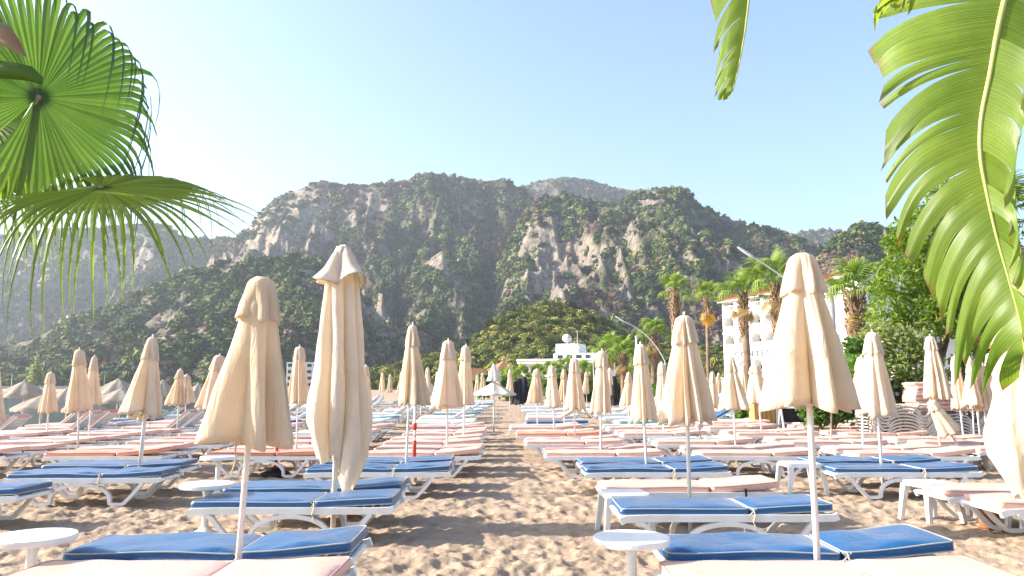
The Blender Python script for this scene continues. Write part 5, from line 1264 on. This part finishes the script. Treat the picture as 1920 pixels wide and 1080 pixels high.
# street lamps
def lamp(u0, v0, u1, v1, d, label, um, vm, s=1.0):
    a = at(u0, v0, d); b = at(u1, v1, d); m = at(um, vm, d); base = Vector((b.x + .05, d, 0))
    t = empty('street_lamp', base); tag(t, label, 'street lamp', 'street lamps with curved arms')
    pts = [Vector((0, 0, -.1)), Vector((0, 0, b.z * .6)), b - base] + bez(b - base, m - base + (m - (a + b) / 2), a - base, 8)[1:]
    MB().tube(pts, [.06 * s, .045 * s] + [.028 * s] * 9, 8).build('post', M_METAL, t, True)
    dr = (a - m).normalized(); up = dr.orthogonal().normalized(); h = MB(); w = .11 * s; L = .58 * s
    for k, (f, ww, th) in enumerate(((-.1, .3, .5), (.15, .9, .9), (.6, 1, .8), (.95, .6, .5), (1.0, .2, .2))):
        c = a - base + dr * L * f
        for sx, sz in ((-1, -.25), (-.6, .4), (.6, .4), (1, -.25), (0, -.55)): h.v.append(tuple(c + Vector((0, 1, 0)) * w * ww * sx + Vector((-dr.z, 0, dr.x)) * w * th * sz * -1 * (1 if dr.x < 0 else -1)))
    for k in range(4):
        for j in range(5): h.f.append((k * 5 + j, k * 5 + (j + 1) % 5, (k + 1) * 5 + (j + 1) % 5, (k + 1) * 5 + j))
    h.f += [(4, 3, 2, 1, 0), (20, 21, 22, 23, 24)]
    h.build('lamp_head', M_METAL, t)
lamp(1412, 482, 1500, 545, 26, 'nearest street lamp, its arm ending left of the big right parasol', 1455, 510, 1.1)
lamp(1170, 603, 1247, 678, 42, 'street lamp with a long curved arm above the slim parasol', 1215, 632)
lamp(1072, 642, 1112, 676, 60, 'farthest street lamp, curving over the low white hotel', 1095, 654)
t = empty('flag_pole', (xat(1195, 50), 50, 0)); tag(t, 'thin white pole left of the long curved lamp arm', 'pole'); MB().tube([(0, 0, -.1), (0, 0, zat(634, 50))], .07, 8).build('pole', M_METAL, t, True); MB().lathe([(.02, 0), (.1, .05), (.1, .12), (.02, .17)], 8, (0, 0, zat(634, 50))).build('finial', M_METAL, t, True)

# ------------------------------------------------------------------ stacked frames, cushions and clutter at the right
def stack(u, d, n, dz, lab, yaw, z0=0.0):
    x = xat(u, d)
    for k in range(n):
        fr_ = lounger(x - LEN / 2 + RND.uniform(-.015, .015), d + RND.uniform(-.01, .01), z0 + k * dz, 'pink', 'bare white lounger frame, %s from the bottom of the %s' % (ORD[k], lab), 0, yaw + RND.uniform(-.6, .6), 'stacked lounger frames', False, True)
        for ch, me_ in zip(fr_.children, OLD): ch.data = me_
stack(1678, 18.3, 11, .076, 'left stack by the oleander', 2)
stack(1775, 19.3, 8, .076, 'right stack under pink cushions', -3)
stack(1868, 19.4, 9, .076, 'rear stack behind the bundled parasols', 4)
(sm_, sp_), (bm2, bp2) = CM['pink'][1]
px_, py_ = xat(1775, 19.2), 19.2
for k in range(13):
    z = .33 + 7 * .076 + .02 + k * .054
    t = empty('lounger_cushion', (px_ + RND.uniform(-.05, .05), py_ + RND.uniform(-.04, .04), z), RND.uniform(-.03, .03)); tag(t, 'folded pink lounger cushion, %s from the bottom of the cushion pile' % ORD[k], 'cushion', 'piled pink cushions')
    a = obj('seat_section', sm_, t); a.location = (.36, 0, 0)
    b = obj('back_section', bm2, t); b.location = (-.60, 0, 0)
    if k % 3 == 0: c = MB().box(-.62, -.58, -.36, -.335, -.0, .05).build('black_strap', M_BLACK, t)
for x, y, lb in ((xat(1757, 14.0) - .05, 13.85, 'terracotta pot at the pole in front of the frame stacks'), (xat(1783, 14.3), 14.6, 'terracotta pot beside the leaning parasol')):
    t = empty('clay_pot', (x, y, 0)); tag(t, lb, 'pot', 'terracotta pots')
    MB().lathe([(.08, -.02), (.11, .0), (.17, .22), (.165, .24), (.1, .2), (.06, .03)], 18).build('body', M_TERRACOTTA, t, True); MB().lathe([(.165, .2), (.18, .2), (.182, .25), (.165, .252)], 18).build('rim', M_TERRACOTTA, t, True)
# white buckets and a broken chair frame
for i, u in enumerate((1800, 1822, 1846, 1872)):
    t = empty('white_bucket', (xat(u, 13.9), 13.9 + .2 * (i % 2), 0)); tag(t, '%s white bucket from the left below the bundled parasols' % ORD[i], 'bucket', 'white buckets')
    MB().lathe([(.10, -.02), (.11, 0), (.14, .24), (.148, .25), (.13, .24), (.09, .03)], 18).build('body', M_PLASTIC, t, True); MB().lathe([(.143, .2), (.155, .205), (.155, .225), (.143, .23)], 18).build('rim', M_PLASTIC, t, True)
t = empty('metal_frame', (xat(1772, 13.6), 13.6, 0)); tag(t, 'tipped white tubular frame lying before the cushion pile', 'frame')
MB().tube([(-.2, 0, .1), (.15, 0, .42), (.42, .1, .2), (.1, .1, .02)], .02, 8).build('tube', M_PLASTIC, t); MB().tube([(-.05, .3, .05), (.2, .3, .4), (.45, .3, .22)], .02, 8).build('tube', M_PLASTIC, t); MB().tube([(.15, 0, .42), (.2, .3, .4)], .02, 8).build('crossbar', M_PLASTIC, t)
# kiosk with yellow roof, wooden locker, swing seat
block('kiosk', (xat(1722, 21.2), 21.2, 0), 0, 'small dark kiosk with a yellow awning behind the frame stack', [('counter', M_DARKRUBBER, [(-.5, 1.0, 0, 1.5, 0, .95)]), ('awning', M_WOOD, [(-.7, 1.1, -.5, 1.6, 1.25, 1.42)]), ('post', M_WOOD, [(-.6, -.52, -.4, -.32, 0, 1.25)]), ('post', M_WOOD, [(.92, 1.0, -.4, -.32, 0, 1.25)])], 'kiosk')
lk = block('locker', (xat(1432, 24), 24, 0), .1, 'tall yellow wooden locker beside a white panel behind the right parasol', [('plank', M_WOOD, [(-.35 + .14 * k, -.23 + .14 * k, 0, .4, -.05, 1.28)]) for k in range(5)] + [('side_panel', M_PLASTIC, [(.37, .75, .02, .38, -.05, 1.35)])], 'locker')
t = empty('garden_swing', (xat(1497, 22), 22, 0)); tag(t, 'white tubular swing seat with grey cushions behind the right parasol pole', 'swing')
for x in (-.55, .55): MB().tube([(x, -.3, 0), (x, 0, .95), (x, .3, 0)], .03, 8).build('leg', M_PLASTIC, t)
MB().tube([(-.55, 0, .95), (.55, 0, .95)], .03, 8).build('crossbar', M_PLASTIC, t); MB().box(-.5, .5, .1, .2, .45, .85).build('seat_back', M_CHARCOAL, t); MB().box(-.5, .5, -.2, .2, .3, .4).build('seat', M_DARKRUBBER, t)
# promenade and far shore
def promenade():
    m = MB(); m.box(14, 60, 26, 120, -.3, .035); tag(m.build('promenade', simple('paving', (.42, .39, .35), (.34, .31, .28), 1.5, .9)), kind='structure')
promenade()
M_BOAT = simple('boat_white', (.75, .75, .74), None, 2, .4); M_QUAY = simple('quay_stone', (.36, .35, .33), (.27, .26, .25), .3, .95)
q = MB().box(-420, -95, 414, 424, -2, 1.6).build('quay', M_QUAY); tag(q, kind='structure')
for i, u in enumerate((20, 70, 180, 188, 330, 120, 250)):
    p = Vector((xat(u, 395), 395 + 4 * (i % 3), SEA_Z)); t = empty('sailing_boat', p, i * 1.3); tag(t, '%s small white boat from the left along the far shore' % ORD[[0, 1, 3, 4, 6, 2, 5][i]], 'boat', 'boats at the far shore')
    h = MB(); secs = [(-3, .5, .9), (-1, 1.1, .8), (1.5, 1.0, .9), (3.4, .05, 1.2)]
    for x, w, z in secs:
        for y, zz in ((-w, z), (-w * .6, -.2), (w * .6, -.2), (w, z)): h.v.append((x, y, zz))
    for k in range(3):
        for j in range(4): h.f.append((k * 4 + j, k * 4 + (j + 1) % 4, (k + 1) * 4 + (j + 1) % 4, (k + 1) * 4 + j))
    h.f += [(3, 2, 1, 0), (12, 13, 14, 15)]
    h.build('hull', M_BOAT, t); MB().box(-1.2, 1.0, -.6, .6, .85, 1.5).build('cabin', M_BOAT, t)
    if i % 2 == 0: MB().tube([(0.3, 0, .8), (.3, 0, 8.5)], .12, 6).build('mast', M_BOAT, t)
# conifer at the water's edge under the hill
t = empty('conifer', (xat(65, 430), 430, 0)); tag(t, 'pale conifer standing alone on the far shore at left', 'tree')
tag(leaf_cloud([((0, 0, 4 + 2.2 * k), 4.2 - .55 * k, 4.2 - .55 * k, 1.6) for k in range(7)], 1500, .7, 77).build('crown', LEAF_OLE, t), kind='stuff'); MB().tube([(0, 0, -1), (0, 0, 17)], [.5, .1], 7).build('trunk', M_BARK, t)
